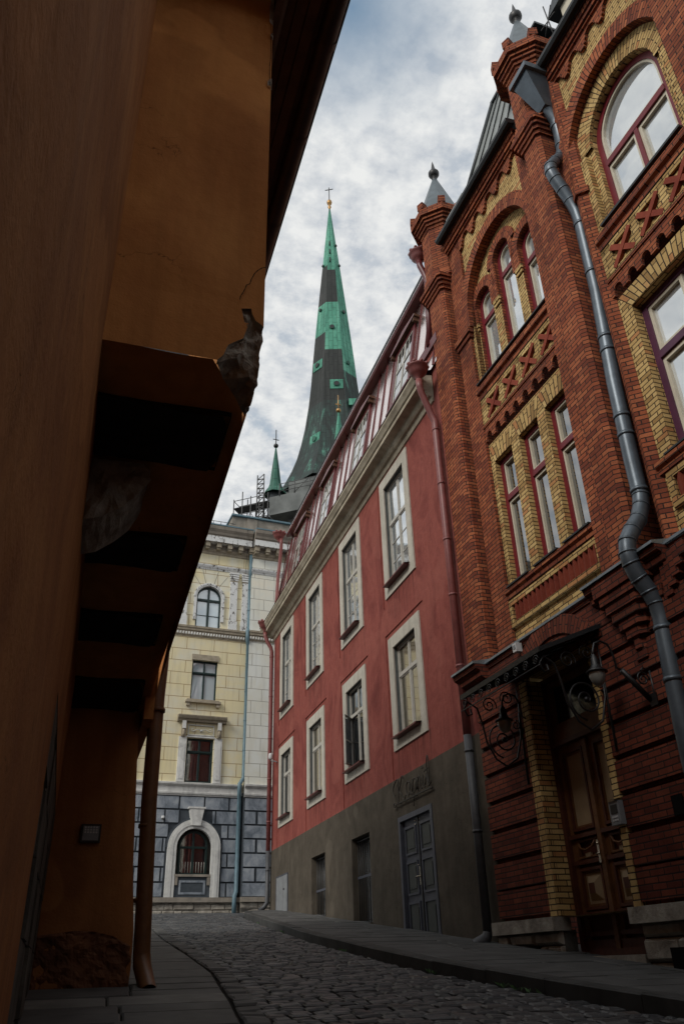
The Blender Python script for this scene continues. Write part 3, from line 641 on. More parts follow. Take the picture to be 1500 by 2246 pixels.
mb.split('pilaster_strip', H, lambda c: 0 if c.x < 1.6 else (1 if c.x < 4.3 else (2 if c.x < 6 else 3)))
for cx_, x0, x1 in ((.52, .17, .84), (4.40, 4.12, 4.62)):
    mb = MB(); k = .06; ox = (x0 + x1) / 2
    sq = [(x0, .55), (x0, k), (x0 + k, 0), (x1 - k, 0), (x1, k), (x1, .55)]
    mb.zprism(sq, 5.12, 13.35, RB, caps=False)
    def octp(r, cx=ox + .03, cy=.34): return [(cx + r * math.cos(R(22.5 + 45 * i)), cy + r * math.sin(R(22.5 + 45 * i))) for i in range(8)]
    def grow(e): return [(x0 - e, .55), (x0 - e, k - e), (x0 + k - e, -e), (x1 - k + e, -e), (x1 + e, k - e), (x1 + e, .55)]
    for i in range(4): mb.zprism(grow(.035 * (i + 1)), 13.35 + i * .085, 13.35 + (i + 1) * .085, RB)
    for i in range(3): mb.zprism(octp(.52 - .02 * i), 13.69 + i * .085, 13.69 + (i + 1) * .085, RB)
    mb.zprism(octp(.46), 13.94, 15.22, RB, caps=False)
    for i in range(4): mb.zprism(octp(.48 + .045 * i), 15.22 + i * .08, 15.22 + (i + 1) * .08, RB)
    mb.zprism(octp(.68), 15.54, 15.72, RB)
    for i in range(8):
        a = R(45 * i + 22.5); c = (ox + .03 + .60 * math.cos(a), .34 + .60 * math.sin(a)); q = [(c[0] + .1 * math.cos(a + R(45 + 90 * j)) * 1.1, c[1] + .1 * math.sin(a + R(45 + 90 * j)) * 1.1) for j in range(4)]
        mb.zprism(q, 15.72, 15.92, RB)
    t = mb.build('turret', H)
    c = MB(); c.lathe(ox + .03, .34, [(.60, 15.70), (.56, 15.76), (.06, 17.30), (.05, 17.34)], 'cap_metal', 8, smooth=False, rot=R(22.5))
    c.build('turret_cap', t)
    b = MB(); b.lathe(ox + .03, .34, [(.05, 17.28), (.07, 17.34), (.03, 17.38), (.09, 17.42), (.13, 17.49), (.13, 17.56), (.08, 17.64), (.05, 17.70), (.02, 17.9), (0, 18.0)], 'iron', 14); b.build('finial', t)
# ---- big red arch rings and window arch rings
mb = MB()
ring(mb, C1[0], C1[1], 1.13, 1.40, 0, 180, M - .09, T, RB, 40)
ring(mb, C2[0], C2[1], 1.12, 1.42, 0, 180, M - .09, T, RB, 40)
for x0, x1 in ((C1[0] - 1.40, C1[0] - 1.13), (C1[0] + 1.13, C1[0] + 1.40)): mb.box(x0, x1, M - .09, T, 11.78, 12.2, RB, 'b')
for x0, x1 in ((C2[0] - 1.42, C2[0] - 1.12), (C2[0] + 1.12, C2[0] + 1.42)): mb.box(x0, x1, M - .09, T, 11.42, 12.1, RB, 'b')
for a, b, c, d in U1:
    cx = (a + b) / 2; ring(mb, cx, d, .285, .50, 0, 180, T - .045, T + .02, RB, 22)
    for s_ in (-1, 1): xa, xb = sorted((cx + s_ * .285, cx + s_ * .40)); mb.box(xa, xb, T - .045, T + .02, 11.82, d, RB, 'b')
mb.split('arch_ring', H, lambda c: c.x > 4.45)
mb = MB(); ring(mb, C2[0], C2[1], .76, 1.10, 0, 180, T - .05, T + .02, YB, 36); mb.build('yellow_arch_ring', H)
# ---- flat soldier arches over the middle windows
mb = MB()
def soldier(mb, x0, x1, z0, z1, y, m, lean=.12):
    n = max(4, int((x1 - x0) / .077)); cx = (x0 + x1) / 2
    for i in range(n):
        a, b = x0 + (x1 - x0) * i / n, x0 + (x1 - x0) * (i + 1) / n; la, lb = (a - cx) / (x1 - x0) * 2 * lean, (b - cx) / (x1 - x0) * 2 * lean
        mb.face([(a, y, z0), (b, y, z0), (b + lb, y, z1), (a + la, y, z1)], m, [(0, i * .069), (0, (i + 1) * .069), (.3, (i + 1) * .069), (.3, i * .069)])
for a, b in W1: soldier(mb, a, b, 8.60, 8.93, M - .004, YB)
soldier(mb, 5.36, 6.94, 8.72, 9.02, M - .004, YB, .2)
mb.split('flat_arch', H, lambda c: c.x > 4.45)
# ---- sill courses and frieze
mb = MB()
for a, b in ((1.36, 3.80), (5.10, 7.5)):
    dz = 0 if a < 2 else .10
    mb.extr([(M + .02, 5.98 + dz), (M - .05, 6.0 + dz), (M - .05, 6.07 + dz), (M - .09, 6.1 + dz), (M - .09, 6.16 + dz), (M + .02, 6.18 + dz)], a, b, RB)
    mb.extr([(M + .02, 9.98), (M - .05, 10.0), (M - .05, 10.1), (M - .10, 10.13), (M - .10, 10.24), (M + .1, 10.30)], a, b, RB)
    # red corbel table under the frieze
    mb.box(a, b, M - .045, M, 9.28, 9.40, RB, 'b'); mb.box(a, b, M - .065, M, 9.36, 9.41, RB, 'b'); n = int((b - a) / .30); st = (b - a) / n
    for i in range(n):
        x = a + i * st; c = x + st / 2
        pts = [(x, 9.28), (x, 9.07)] + [(x + .06, 9.07), (x + .06, 9.13)] + [(px, pz) for px, pz in arcpts(c + .0, 9.15, st / 2 - .07, 180, 0, 8)] + [(x + st - .06, 9.13), (x + st - .06, 9.07), (x + st, 9.07), (x + st, 9.28)]
        mb.face([(px, M - .045, pz) for px, pz in reversed(pts)], RB)
        for p, q in zip(pts[1:], pts[2:-1]): mb.face([(p[0], M - .045, p[1]), (q[0], M - .045, q[1]), (q[0], M, q[1]), (p[0], M, p[1])], RB)
mb.split('sill_course', H, lambda c: (c.x > 4.45, 0 if c.z < 7 else (1 if c.z < 9.6 else 2)))
mb = MB()
for a, b in W1: mb.box(a - .03, b + .03, M - .11, M + .15, 6.17, 6.195, 'black_gutter'); 
for a, b in ((1.42, 3.8), (5.3, 7.0)): mb.box(a, b, M - .115, M + .26, 10.305, 10.33 if a < 2 else 10.345, 'black_gutter')
mb.box(5.3, 7.0, M - .10, M + .15, 6.27, 6.295, 'black_gutter')
mb.split('window_sill', H, lambda c: (c.x > 4.4, c.z > 8, round((c.x-1.8)/.8) if c.z < 8 and c.x < 4.4 else 0))
def xpanel(cx, zc, w_=.43, h=.40):
    mb = MB(); y = M
    fring(mb, cx - w_ / 2 - .03, cx + w_ / 2 + .03, zc - h / 2 - .03, zc + h / 2 + .03, .03, M - .012, M - .0, YB)
    mb.box(cx - w_ / 2, cx + w_ / 2, M - .002, M - .001, zc - h / 2, zc + h / 2, 'dark_stone' if False else YB, 'b')
    for s_ in (-1, 1):
        v = Vector((w_ * .5, 0, h * .5 * s_)); n_ = Vector((-v.z, 0, v.x)).normalized() * .042; c = Vector((cx, M - .055 - .004 * s_, zc)); p = [c - v - n_, c + v - n_, c + v + n_, c - v + n_]
        mb.face(p, 'terracotta')
        for k in range(4): a, b = p[k], p[(k + 1) % 4]; mb.face([a, b, b + Vector((0, .055, 0)), a + Vector((0, .055, 0))][::-1], 'terracotta')
    mb.build('cross_panel', H)
mb = MB()
for a, b, cs_ in ((1.36, 3.80, (1.80, 2.39, 2.98, 3.57)), (5.10, 7.5, (5.52, 6.11, 6.70, 7.29))):
    xs_ = [a] + sum([[c - .22, c + .22] for c in cs_], []) + [b]
    for i in range(0, len(xs_), 2):
        if xs_[i + 1] > xs_[i]: mb.box(xs_[i], xs_[i + 1], M - .045, M, 9.42, 9.98, YB, 'b')
    mb.box(a, b, M - .045, M, 9.88, 9.98, YB, 'blr'); mb.box(a, b, M - .045, M, 9.42, 9.48, YB, 'blr')
mb.split('frieze', H, lambda c: c.x > 4.45)
for x in (1.80, 2.39, 2.98, 3.57, 5.52, 6.11, 6.70): xpanel(x, 9.68)
# dentil panels beneath the middle windows: upright bricks set at an angle in a sunk field
mb = MB()
for a, b, z0, z1 in ((1.46, 3.68, 5.60, 5.88), (5.3, 7.4, 5.68, 5.98)):
    mb.box(a - .1, b + .1, M - .05, M, z1, z1 + .09, YB, 'b'); mb.box(a - .1, b + .1, M - .05, M, z0 - .09, z0, YB, 'b'); mb.box(a - .1, a, M - .05, M, z0, z1, YB, 'b'); mb.box(b, b + .1, M - .05, M, z0, z1, YB, 'b')
    n = int((b - a) / .12); st = (b - a) / n
    for i in range(n):
        x = a + i * st; mb.zprism([(x, M), (x + .01, M - .005), (x + st * .92, M - .06), (x + st, M)], z0, z1, 'terracotta', caps=False)
mb.split('dentil_panel', H, lambda c: c.x > 4.45)
# ---- main cornice: arched corbel table and red bands, gutter
mb = MB()
for a, b in ((.95, 3.9), (4.9, 14.0)):
    n = round((b - a) / .47); st = (b - a) / n; y = M - .06
    for i in range(n):
        x = a + i * st; c = x + st / 2; r = .10
        pts = [(x, 14.25), (x, 13.93), (x + .05, 13.93), (x + .05, 13.99), (x + .09, 13.99), (x + .09, 14.05)] + arcpts(c, 14.07, st / 2 - .12, 180, 0, 8) + [(x + st - .09, 14.05), (x + st - .09, 13.99), (x + st - .05, 13.99), (x + st - .05, 13.93), (x + st, 13.93), (x + st, 14.25)]
        mb.face([(px, y, pz) for px, pz in reversed(pts)], RB)
        for p, q in zip(pts[1:], pts[2:-1]): mb.face([(p[0], y, p[1]), (q[0], y, q[1]), (q[0], M, q[1]), (p[0], M, p[1])], RB)
    mb.box(a, b, M - .10, M, 14.25, 14.30, RB, 'b'); mb.box(a, b, M - .14, M, 14.30, 14.37, RB, 'b')
    mb.face([(a, M - .17, 14.39), (b, M - .17, 14.39), (b, M - .17, 14.50), (a, M - .17, 14.50)], RB, [(0, 0), (0, b - a), (.24, b - a), (.24, 0)])
    mb.face([(a, M, 14.39), (b, M, 14.39), (b, M - .17, 14.39), (a, M - .17, 14.39)], RB)
    mb.box(a, b, M - .19, M, 14.50, 14.53, RB, 'b')
mb.split('cornice', H, lambda c: c.x > 4.4)
mb = MB()
for a, b in ((.95, 4.0), (4.85, XE)): mb.extr([(M - .17, 14.54), (M - .30, 14.50), (M - .34, 14.55), (M - .34, 14.62), (M - .1, 14.66)], a, b, 'black_gutter')
mb.split('eaves_gutter', H, lambda c: c.x > 4.4)
mb = MB()
for x, z in ((1.52, 13.40), (3.92, 13.42)):
    mb.lathe(0, 0, [(0, 0), (.155, 0), (.155, .05)], 'terracotta', 18, smooth=False)
    for i in range(len(mb.v) - 0):
        pass
mb.v = []; mb.f = []; mb.uv = []; mb.m = []; mb.sm = []
for x, z in ((1.22, 13.42), (3.92, 13.42), (4.98, 13.5)):
    pts = arcpts(x, z, .15, 0, 360, 18)[:-1]; mb.face([(a, M - .05, b) for a, b in pts], 'terracotta')
    for i in range(18): p, q = pts[i], pts[(i + 1) % 18]; mb.face([(p[0], M - .05, p[1]), (p[0], M, p[1]), (q[0], M, q[1]), (q[0], M - .05, q[1])], 'terracotta')
mb.split('roundel', H, lambda c: round(c.x - .06))
# ---- windows
for i, (a, b) in enumerate(W1):
    w_ = b - a; fr = window(H, a, 6.2, [(.07, w_ - .06, .07, 1.56, False), (.07, w_ - .06, 1.66, 2.33, False)], w_, 2.40, 'maroon', 'cream_paint', 'glass_dim', M + .10, ow=.085, transom=1.61, tw=.10)
for i, (a, b, c, d) in enumerate(U1):
    w_ = b - a; h = d - c + w_ / 2
    window(H, a, c, [(.07, w_ - .06, .07, h - .72, False), (.07, w_ - .07, h - .62, h - .07, True)], w_, h, 'maroon', 'cream_paint', 'glass', T + .07, arch=True, ow=.085, transom=h - .67, tw=.10)
w_ = U2[1] - U2[0]; h = U2[3] - U2[2] + w_ / 2
window(H, U2[0], U2[2], [(.08, .73, .08, 1.16, False), (.79, w_ - .08, .08, 1.16, False), (.08, w_ - .08, 1.28, h - .08, True)], w_, h, 'maroon', 'cream_paint', 'glass', T + .08, arch=True, ow=.10, iw=.06, transom=1.22, tw=.11, mull=(.76, .07))
window(H, 5.36, 6.31, [(.09, .76, .09, 1.42, False), (.82, 1.49, .09, 1.42, False), (.09, .76, 1.54, 2.32, False), (.82, 1.49, 1.54, 2.32, False)], 1.58, 2.41, 'purple_frame', 'cream_paint', 'glass', M + .14, ow=.10, iw=.06, transom=1.48, tw=.11, mull=(.79, .06))
# ---- roof: slate mansard with hipped end, parapet pieces
mb = MB()
mb.face([(.9, .1, 14.6), (XE, .1, 14.6), (XE, 1.2, 17.2), (2.7, 1.2, 17.2)], 'dark_roof'); mb.face([(.9, 8, 14.6), (.9, .1, 14.6), (2.7, 1.2, 17.2), (2.7, 8, 17.2)], 'dark_roof'); mb.face([(2.7, 1.2, 17.2), (XE, 1.2, 17.2), (XE, 8, 17.4), (2.7, 8, 17.4)], 'dark_roof')
mb.box(1.25, 2.0, .06, .5, 14.6, 14.98, 'glaze_tile'); mb.face([(1.75, .12, 14.6), (4.6, .12, 14.6), (4.6, .55, 16.9), (2.95, .55, 16.9)], 'glaze_tile'); mb.face([(1.75, 5, 14.6), (1.75, .12, 14.6), (2.95, .55, 16.9), (2.95, 5, 16.9)], 'dark_roof'); mb.box(2.9, 4.7, .5, 5, 16.9, 16.96, 'dark_roof'); [mb.tube([(1.75 + i * .45, .11, 14.6), (2.95 + i * .28, .53, 16.9)], .016, 'dark_roof', 5) for i in range(6)]; mb.tube([(1.74, .11, 14.6), (2.94, .53, 16.92)], .04, 'dark_roof', 6)
mb.box(.42, XE, .5, 8, .5, 14.5, LB, 'fb'); 
mb.build('roof', H)
mb = MB(); mb.box(5.75, 6.6, .1, 1.5, 14.7, 15.3, 'cream_paint'); mb.prism([(5.5, 15.3), (6.85, 15.3), (6.17, 16.1)], .0, 1.6, 'dark_roof', back=True); mb.tube([(5.55, 0, 14.7), (5.5, -.02, 15.7)], .012, 'iron', 6); mb.tube([(5.35, 0, 15.0), (5.65, 0, 15.5)], .01, 'iron', 6); mb.tube([(5.3, 0, 15.3), (5.7, 0, 15.2)], .01, 'iron', 6); mb.build('roof_dormer', H)
# ---- grey rainwater pipe with box hopper
mb = MB(); X = 4.80
path = [(X + .04, -.02, 14.05), (X + .04, .12, 13.8), (X + .03, .26, 13.55), (X, .31, 13.3), (X, .28, 12.75), (X, .18, 12.52), (X, .06, 12.38), (X, -.05, 12.22), (X, -.07, 12.08), (X, -.02, 11.92), (X, .08, 11.70), (X, .18, 11.48), (X, .25, 11.25), (X, .27, 11.0), (X, .25, 9.5), (X, .15, 7.8), (X, .12, 6.5), (X, .12, 5.98), (X, .09, 5.82), (X, 0, 5.62), (X, -.14, 5.45), (X, -.25, 5.28), (X, -.28, 5.12), (X, -.27, 4.98), (X, -.20, 4.8), (X, -.10, 4.65), (X, -.03, 4.5), (X, -.01, 4.3), (X, -.03, 4.1), (X, -.07, 3.1), (X, -.09, 1.0)]
mb.tube(path, .102, 'pipe_grey', 20)
dp = mb.build('drainpipe', H)
mb = MB()
for z in (13.4, 12.9, 10.95, 9.9, 8.6, 8.35, 7.2, 6.9, 6.05, 4.2, 3.6):
    y = .29 if z > 12.5 else (.255 if z > 9.5 else (.15 if z > 6 else -.05))
    p = min(path, key=lambda q: abs(q[2] - z)); 
    for q0, q1 in zip(path, path[1:]):
        if q0[2] >= z >= q1[2]: y = q0[1] + (q1[1] - q0[1]) * (q0[2] - z) / (q0[2] - q1[2])
    mb.tube([(X, y, z + .025), (X, y, z - .025)], .112, 'pipe_grey', 18)
for k in range(len(path) - 1):
    if 5 <= k <= 11 or 17 <= k <= 26:
        a, b = Vector(path[k]), Vector(path[k + 1]); d = (b - a).normalized() * .012; mb.tube([a - d, a + d], .108, 'pipe_grey', 18)
mb.loose('pipe_collar', dp)
mb = MB(); s0, s1 = .26, .10
mb.zprism([(X + .04 - s0, .18), (X + .04 - s0, -.36), (X + .04 + s0, -.36), (X + .04 + s0, .18)], 14.42, 14.54, 'pipe_grey'); mb.zprism([(X + .04 - .2, .1), (X + .04 - .2, -.30), (X + .04 + .2, -.30), (X + .04 + .2, .1)], 14.36, 14.42, 'pipe_grey')
mb.zprism([(X + .04 - .10, .22), (X + .04 - .10, .02), (X + .04 + .10, .02), (X + .04 + .10, .22)], 13.72, 14.36, 'pipe_grey', [(X + .04 - .2, .1), (X + .04 - .2, -.30), (X + .04 + .2, -.30), (X + .04 + .2, .1)])
mb.build('hopper', dp)
# ---- double door
D0 = .27
mb = MB(); mb.box(1.9, 3.4, D0 + .06, D0 + .1, 1.0, 4.5, 'wood_dark', 'b')
mb.box(1.9, 3.4, -.02, .5, .90, 1.0, 'rough_stone'); fring(mb, 1.9, 3.38, 1.0, 4.5, .07, D0 - .06, D0 + .1, 'wood_dark'); mb.box(1.97, 3.31, D0 - .05, D0 + .1, 3.56, 3.74, 'wood', 'b'); mb.box(1.97, 3.31, D0 - .09, D0 + .1, 3.52, 3.58, 'wood_dark', 'b')
dr = mb.build('door_frame', H)
mb = MB(); fring(mb, 1.97, 3.31, 3.74, 4.43, .09, D0 - .02, D0 + .08, 'wood'); f_ = mb.build('transom_light', dr)
mb = MB(); pane(mb, 2.05, 3.22, 3.82, 4.36, D0 + .03, 'glass_door')
mb.box(2.05, 3.23, D0 + .02, D0 + .025, 3.82, 3.83, 'iron'); mb.build('pane', f_)
def leaf(x0, x1):
    mb = MB(); y = D0
    fring(mb, x0, x1, 1.0, 3.52, .085, y, y + .06, 'wood'); mb.box(x0 + .08, x1 - .08, y + .045, y + .06, 1.05, 3.45, 'wood_dark', 'b')
    for z0, z1, m_ in ((2.42, 3.44, 'olive_panel'), (1.50, 1.98, 'olive_panel')):
        fring(mb, x0 + .085, x1 - .085, z0, z1, .035, y - .012, y + .04, 'wood_dark'); fring(mb, x0 + .12, x1 - .12, z0 + .035, z1 - .035, .03, y + .02, y + .05, 'wood'); mb.box(x0 + .15, x1 - .15, y + .03, y + .05, z0 + .065, z1 - .065, m_, 'b')
    a, b, c, d = x0 + .19, x1 - .19, 1.60, 1.88; p = [(a, y + .03, c), (b, y + .03, c), (b, y + .03, d), (a, y + .03, d)]; q = [(a + .07, y - .03, c + .08), (b - .07, y - .03, c + .08), (b - .07, y - .03, d - .08), (a + .07, y - .03, d - .08)]
    for k in range(4): j = (k + 1) % 4; mb.face([p[k], p[j], q[j], q[k]], 'olive_panel')
    mb.face(q, 'wood_dark')
    for z, dd in ((2.36, .05), (2.05, .035), (1.46, .03), (1.24, .03)): mb.box(x0 + .02, x1 - .02, y - dd, y + .02, z - .03, z + .02, 'wood_dark')
    fring(mb, x0 + .1, x1 - .1, 2.09, 2.31, .025, y - .005, y + .04, 'wood'); mb.tube([(x0 + .14, y + .0, 2.28), (x0 + .2, y - .02, 2.21), ((x0 + x1) / 2, y - .03, 2.18), (x1 - .2, y - .02, 2.21), (x1 - .14, y, 2.28)], .014, 'wood', 8)
    mb.box((x0 + x1) / 2 - .05, (x0 + x1) / 2 + .05, y - .01, y + .03, 2.1, 2.15, 'olive_panel')
    mb.box(x0, x1, y - .03, y + .02, 1.0, 1.17, 'wood_dark')
    return mb.build('door_leaf', dr)
l1 = leaf(1.97, 2.61); l2 = leaf(2.67, 3.31)
mb = MB(); mb.box(2.60, 2.68, D0 - .05, D0 + .02, 1.0, 3.5, 'wood'); mb.build('meeting_stile', dr)
mb = MB(); mb.box(2.58, 2.62, D0 - .065, D0 - .05, 2.0, 2.26, 'brass'); mb.tube([(2.60, D0 - .06, 2.1), (2.60, D0 - .11, 2.1), (2.70, D0 - .12, 2.095)], .011, 'brass', 8); mb.ball((2.6, D0 - .07, 2.22), .016, 'brass', 8); mb.build('door_handle', l1)
# ---- wrought iron canopy with scroll brackets
mb = MB(); cz, cy = 4.28, -.95
mb.face([(1.5, .0, 4.68), (3.75, .0, 4.68), (3.68, cy, cz), (1.58, cy, cz)], 'black_gutter'); mb.face([(1.5, .0, 4.66), (1.58, cy, cz - .02), (3.68, cy, cz - .02), (3.75, 0, 4.66)], 'eave_wood')
mb.face([(1.58, cy, cz - .05), (3.68, cy, cz - .05), (3.68, cy, cz + .02), (1.58, cy, cz + .02)], 'iron'); mb.face([(1.5, 0, 4.62), (1.5, 0, 4.68), (1.58, cy, cz + .01), (1.58, cy, cz - .05)], 'zinc'); mb.face([(3.75, 0, 4.62), (3.68, cy, cz - .05), (3.68, cy, cz + .01), (3.75, 0, 4.68)], 'black_gutter')
for i in range(1, 8): x = 1.58 + 2.1 * i / 8; mb.tube([(x, -.02, 4.64), (x, cy + .03, cz - .03)], .014, 'iron', 6)
for i in range(9):
    x = 1.7 + i * .235; pts = [(x + .07 * (1 - t / 14) * math.cos(t * .9), cy, cz - .13 + .07 * (1 - t / 14) * math.sin(t * .9)) for t in range(13)]; mb.tube(pts, .007, 'iron', 6)
mb.tube([(1.58, cy, cz - .21), (3.68, cy, cz - .21)], .01, 'iron', 6)
cn = mb.build('canopy', H)
def spiral(cy_, cz_, r0, r1, a0, turns, n=40): return [(0, cy_ + (r0 + (r1 - r0) * i / n) * math.cos(R(a0 + turns * 360 * i / n)), cz_ + (r0 + (r1 - r0) * i / n) * math.sin(R(a0 + turns * 360 * i / n))) for i in range(n + 1)]
for xb in (1.62, 3.62):
    mb = MB(); sh = lambda P: [(xb, y, z) for _, y, z in P]
    mb.tube([(xb, -.02, 4.6), (xb, -.04, 3.1)], .018, 'iron', 8); mb.tube([(xb, -.03, 4.62), (xb, cy + .02, 4.26)], .016, 'iron', 8)
    big = [(xb, -.04, 4.1), (xb, -.06, 3.75), (xb, -.16, 3.45), (xb, -.34, 3.33), (xb, -.5, 3.42), (xb, -.62, 3.65), (xb, -.66, 3.9), (xb, -.72, 4.12), (xb, -.86, 4.2), (xb, -.93, 4.1), (xb, -.88, 4.0), (xb, -.81, 4.03), (xb, -.83, 4.1)]
    mb.tube(big, .014, 'iron', 8); mb.tube(sh(spiral(-.34, 3.70, .26, .03, -100, -1.9)), .012, 'iron', 8); mb.tube(sh(spiral(-.52, 4.18, .12, .02, -20, 1.7)), .010, 'iron', 8); mb.tube(sh(spiral(-.22, 4.30, .11, .02, 200, -1.6)), .010, 'iron', 8); mb.tube(sh(spiral(-.12, 3.92, .07, .02, 90, -1.4)), .009, 'iron', 8)
    mb.ball((xb, -.34, 3.70), .035, 'iron', 8); mb.build('scroll_bracket', cn)
# ---- things hung on the brick house
def lantern(x, y0, z, label, flip=1):
    t = empty('wall_lantern', label, 'lamp', BF @ Matrix.Translation((x, 0, z)), 'lanterns either side of the brick house door')
    mb = MB(); mb.lathe(0, 0, [(0, 0), (.0, 0)], 'iron', 8); mb = MB()
    mb.tube([(.0, 0, -.02), (0, -.10, .02), (0, -.12, .2), (0, -.17, .31), (0, -.27, .34), (0, -.36, .30), (0, -.40, .2), (0, -.40, .1)], .014, 'iron', 8); mb.box(-.05, .05, -.03, 0, -.13, .1, 'iron'); mb.build('arm', t)
    mb = MB(); mb.lathe(0, -.40, [(.015, .16), (.03, .13), (.045, .10), (.05, .03), (.075, -.02), (.125, -.05), (.13, -.065), (.1, -.066)], 'iron', 16); mb.build('shade', t)
    mb = MB(); mb.lathe(0, -.40, [(.095, -.062), (.10, -.11), (.075, -.18), (.04, -.22), (0, -.23)], 'lamp_glass', 14); mb.build('globe', t)
    return t
lantern(1.78, 0, 3.98, 'iron wall lantern with glass globe left of the brick house door, under the scrollwork')
lantern(3.98, 0, 3.98, 'iron wall lantern with arched arm right of the brick house door canopy')
t = empty('flag_holder', 'black iron flag holder bracket on the brick wall beside the grey drainpipe', 'bracket', BF @ Matrix.Translation((4.42, 0, 3.62)))
mb = MB(); mb.tube([(-.05, -.04, -.12), (-.05, -.36, .20)], .032, 'iron', 10); mb.tube([(.02, -.03, .2), (.02, -.03, -.2)], .014, 'iron', 8); mb.tube([(0, y, z) for _, y, z in spiral(-.13, .10, .09, .02, 0, 1.6)], .009, 'iron', 6); mb.box(-.06, .06, -.05, -.03, -.2, -.06, 'iron'); mb.build('socket', t)
mb2 = MB(); mb2.tube([(.0, -.04, .2), (0, -.1, .24), (0, -.14, .2)], .009, 'iron', 6); mb2.build('hook', t)
t = empty('intercom', 'small grey intercom box on the jamb right of the wooden double door', 'intercom', BF @ Matrix.Translation((3.46, -.045, 2.44)))
mb = MB(); mb.box(-.09, .09, -.07, 0, -.14, .12, 'box_grey'); mb.face([(-.1, -.1, .13), (.1, -.1, .13), (.1, 0, .15), (-.1, 0, .15)], 'box_grey'); mb.build('case', t)
mb = MB(); mb.box(-.06, .06, -.076, -.07, -.02, .08, 'iron'); [mb.box(-.05 + i * .037, -.025 + i * .037, -.078, -.07, -.1 + j * .035, -.08 + j * .035, 'camera_white') for i in range(3) for j in range(2)]; mb.build('button_panel', t)
t = empty('junction_box', 'small pale junction box just under the zinc ledge of the brick house', 'box', BF @ Matrix.Translation((1.88, -.03, 5.0)))
mb = MB(); mb.box(-.05, .05, -.1, 0, -.07, .06, 'camera_white'); mb.tube([(0, -.03, .06), (0, .0, .12)], .01, 'camera_white', 6); mb.build('case', t)
mb = MB(); mb.box(-.03, .03, -.106, -.1, -.03, .03, 'box_grey'); mb.build('cover', t)
# ================================================================== RED TOWN HOUSE
RF = frame(5.98, 26.08, 180)
T_ = empty('red_house', 'red plastered house with grey plinth and red metal mansard, left of the brick house', 'building', RF)
RP = 'red_plaster'; GP = 'grey_plaster'
WX = [1.0, 4.31, 7.68, 10.94]; XE = 14.75
mb = MB()
hl = [(x + .26, x + 1.46, 4.93, 6.80, .17, 'reveal') for x in WX] + [(x + .26, x + 1.46, 8.22, 10.68, .17, 'reveal') for x in WX]
wall(mb, 0, XE, 4.15, 11.3, 0, RP, hl); wall(mb, 13.75, XE, 11.3, 12.35, .02, RP)
mb.face([(0, 7, 2), (0, 0, 2), (0, 0, 11.5), (0, 7, 11.5)], RP)
mb.box(0, XE, .6, .7, 1, 12, 'dark_stone', 'btd')
mb.build('wall', T_)
mb = MB(); hp = [(4.69, 5.92, 1.95, 3.43, .32, GP), (8.0, 9.22, 1.72, 3.43, .32, GP), (10.93, 12.56, 1.1, 3.43, .12, GP)]
wall(mb, -.012, XE, .6, 4.15, -.012, GP, hp); mb.face([(-.012, 7, 1), (-.012, -.012, 1), (-.012, -.012, 4.15), (-.012, 7, 4.15)], GP); mb.face([(-.012, -.012, 4.15), (XE, -.012, 4.15), (XE, 0, 4.156), (-.012, 0, 4.156)], 'limestone')
mb.build('plinth', T_)
# shallow raised plaster fields framing each window axis
for x in WX:
    mb = MB()
    for z0, z1 in ((4.156, 7.19), (7.83, 11.09)):
        a, b = x - .15, x + 1.9
        mb.box(a - .02, b, -.022, 0, z1 - .02, z1, RP, 'b'); mb.box(a - .02, a, -.022, 0, z0, z1 - .02, RP, 'b')
    mb.build('plaster_fillet', T_)
def surround(x, z0, z1):
    mb = MB(); fring(mb, 0, 1.72, 0, z1 - z0, .255, -.03, .0, 'limestone'); return mb.build('window_surround', T_, tr=(x, 0, z0))
ls = surround(WX[0], 4.68, 7.04); us = surround(WX[0], 7.97, 10.94)
# casements
def casement(rows_low, h, trz, gl, openleaf=False):
    w_ = 1.2; mb = MB(); fring(mb, 0, w_, 0, h, .04, 0, .07, 'white_paint'); mb.box(.04, w_ - .04, -.008, .08, trz - .045, trz + .03, 'white_paint', 'b')
    mb.box(w_ / 2 - .025, w_ / 2 + .025, -.0, .05, .05, trz - .045, 'white_paint', 'b'); mb.box(w_ / 2 - .02, w_ / 2 + .02, .01, .08, trz + .03, h - .05, 'white_paint', 'b')
    for a, b in ((.05, w_ / 2 - .035), (w_ / 2 + .035, w_ - .05)):
        if openleaf and a < .3: continue
        fring(mb, a, b, .05, trz - .045, .026, .01, .05, 'white_paint')
        for i in range(1, rows_low): z = .05 + (trz - .095) * i / rows_low; mb.box(a + .026, b - .026, .014, .05, z - .008, z + .008, 'white_paint', 'b')
        fring(mb, a, b, trz + .03, h - .05, .025, .015, .07, 'white_paint')
    f = mb.build('window', T_)
    g = MB()
    for a, b in ((.07, w_ / 2 - .05), (w_ / 2 + .05, w_ - .07)):
        pane(g, a, b, .07, trz - .06, .024, gl, tilt=random.uniform(-.006, .006)); pane(g, a, b, trz + .04, h - .06, .026, gl, tilt=random.uniform(-.006, .006))
    g.build('pane', f)
    s_ = MB(); s_.face([(-.03, -.23, -.03), (w_ + .03, -.23, -.03), (w_ + .03, .03, .015), (-.03, .03, .015)], 'pipe_red'); s_.box(-.03, w_ + .03, -.232, -.22, -.06, -.03, 'pipe_deepred'); s_.box(-.02, w_ + .02, -.22, .0, -.062, -.058, 'pipe_deepred', 'b'); s_.build('sill', f)
    return f
gl_l = ['glass_dim', 'glass_curtain', 'glass_dim', 'glass_curtain']
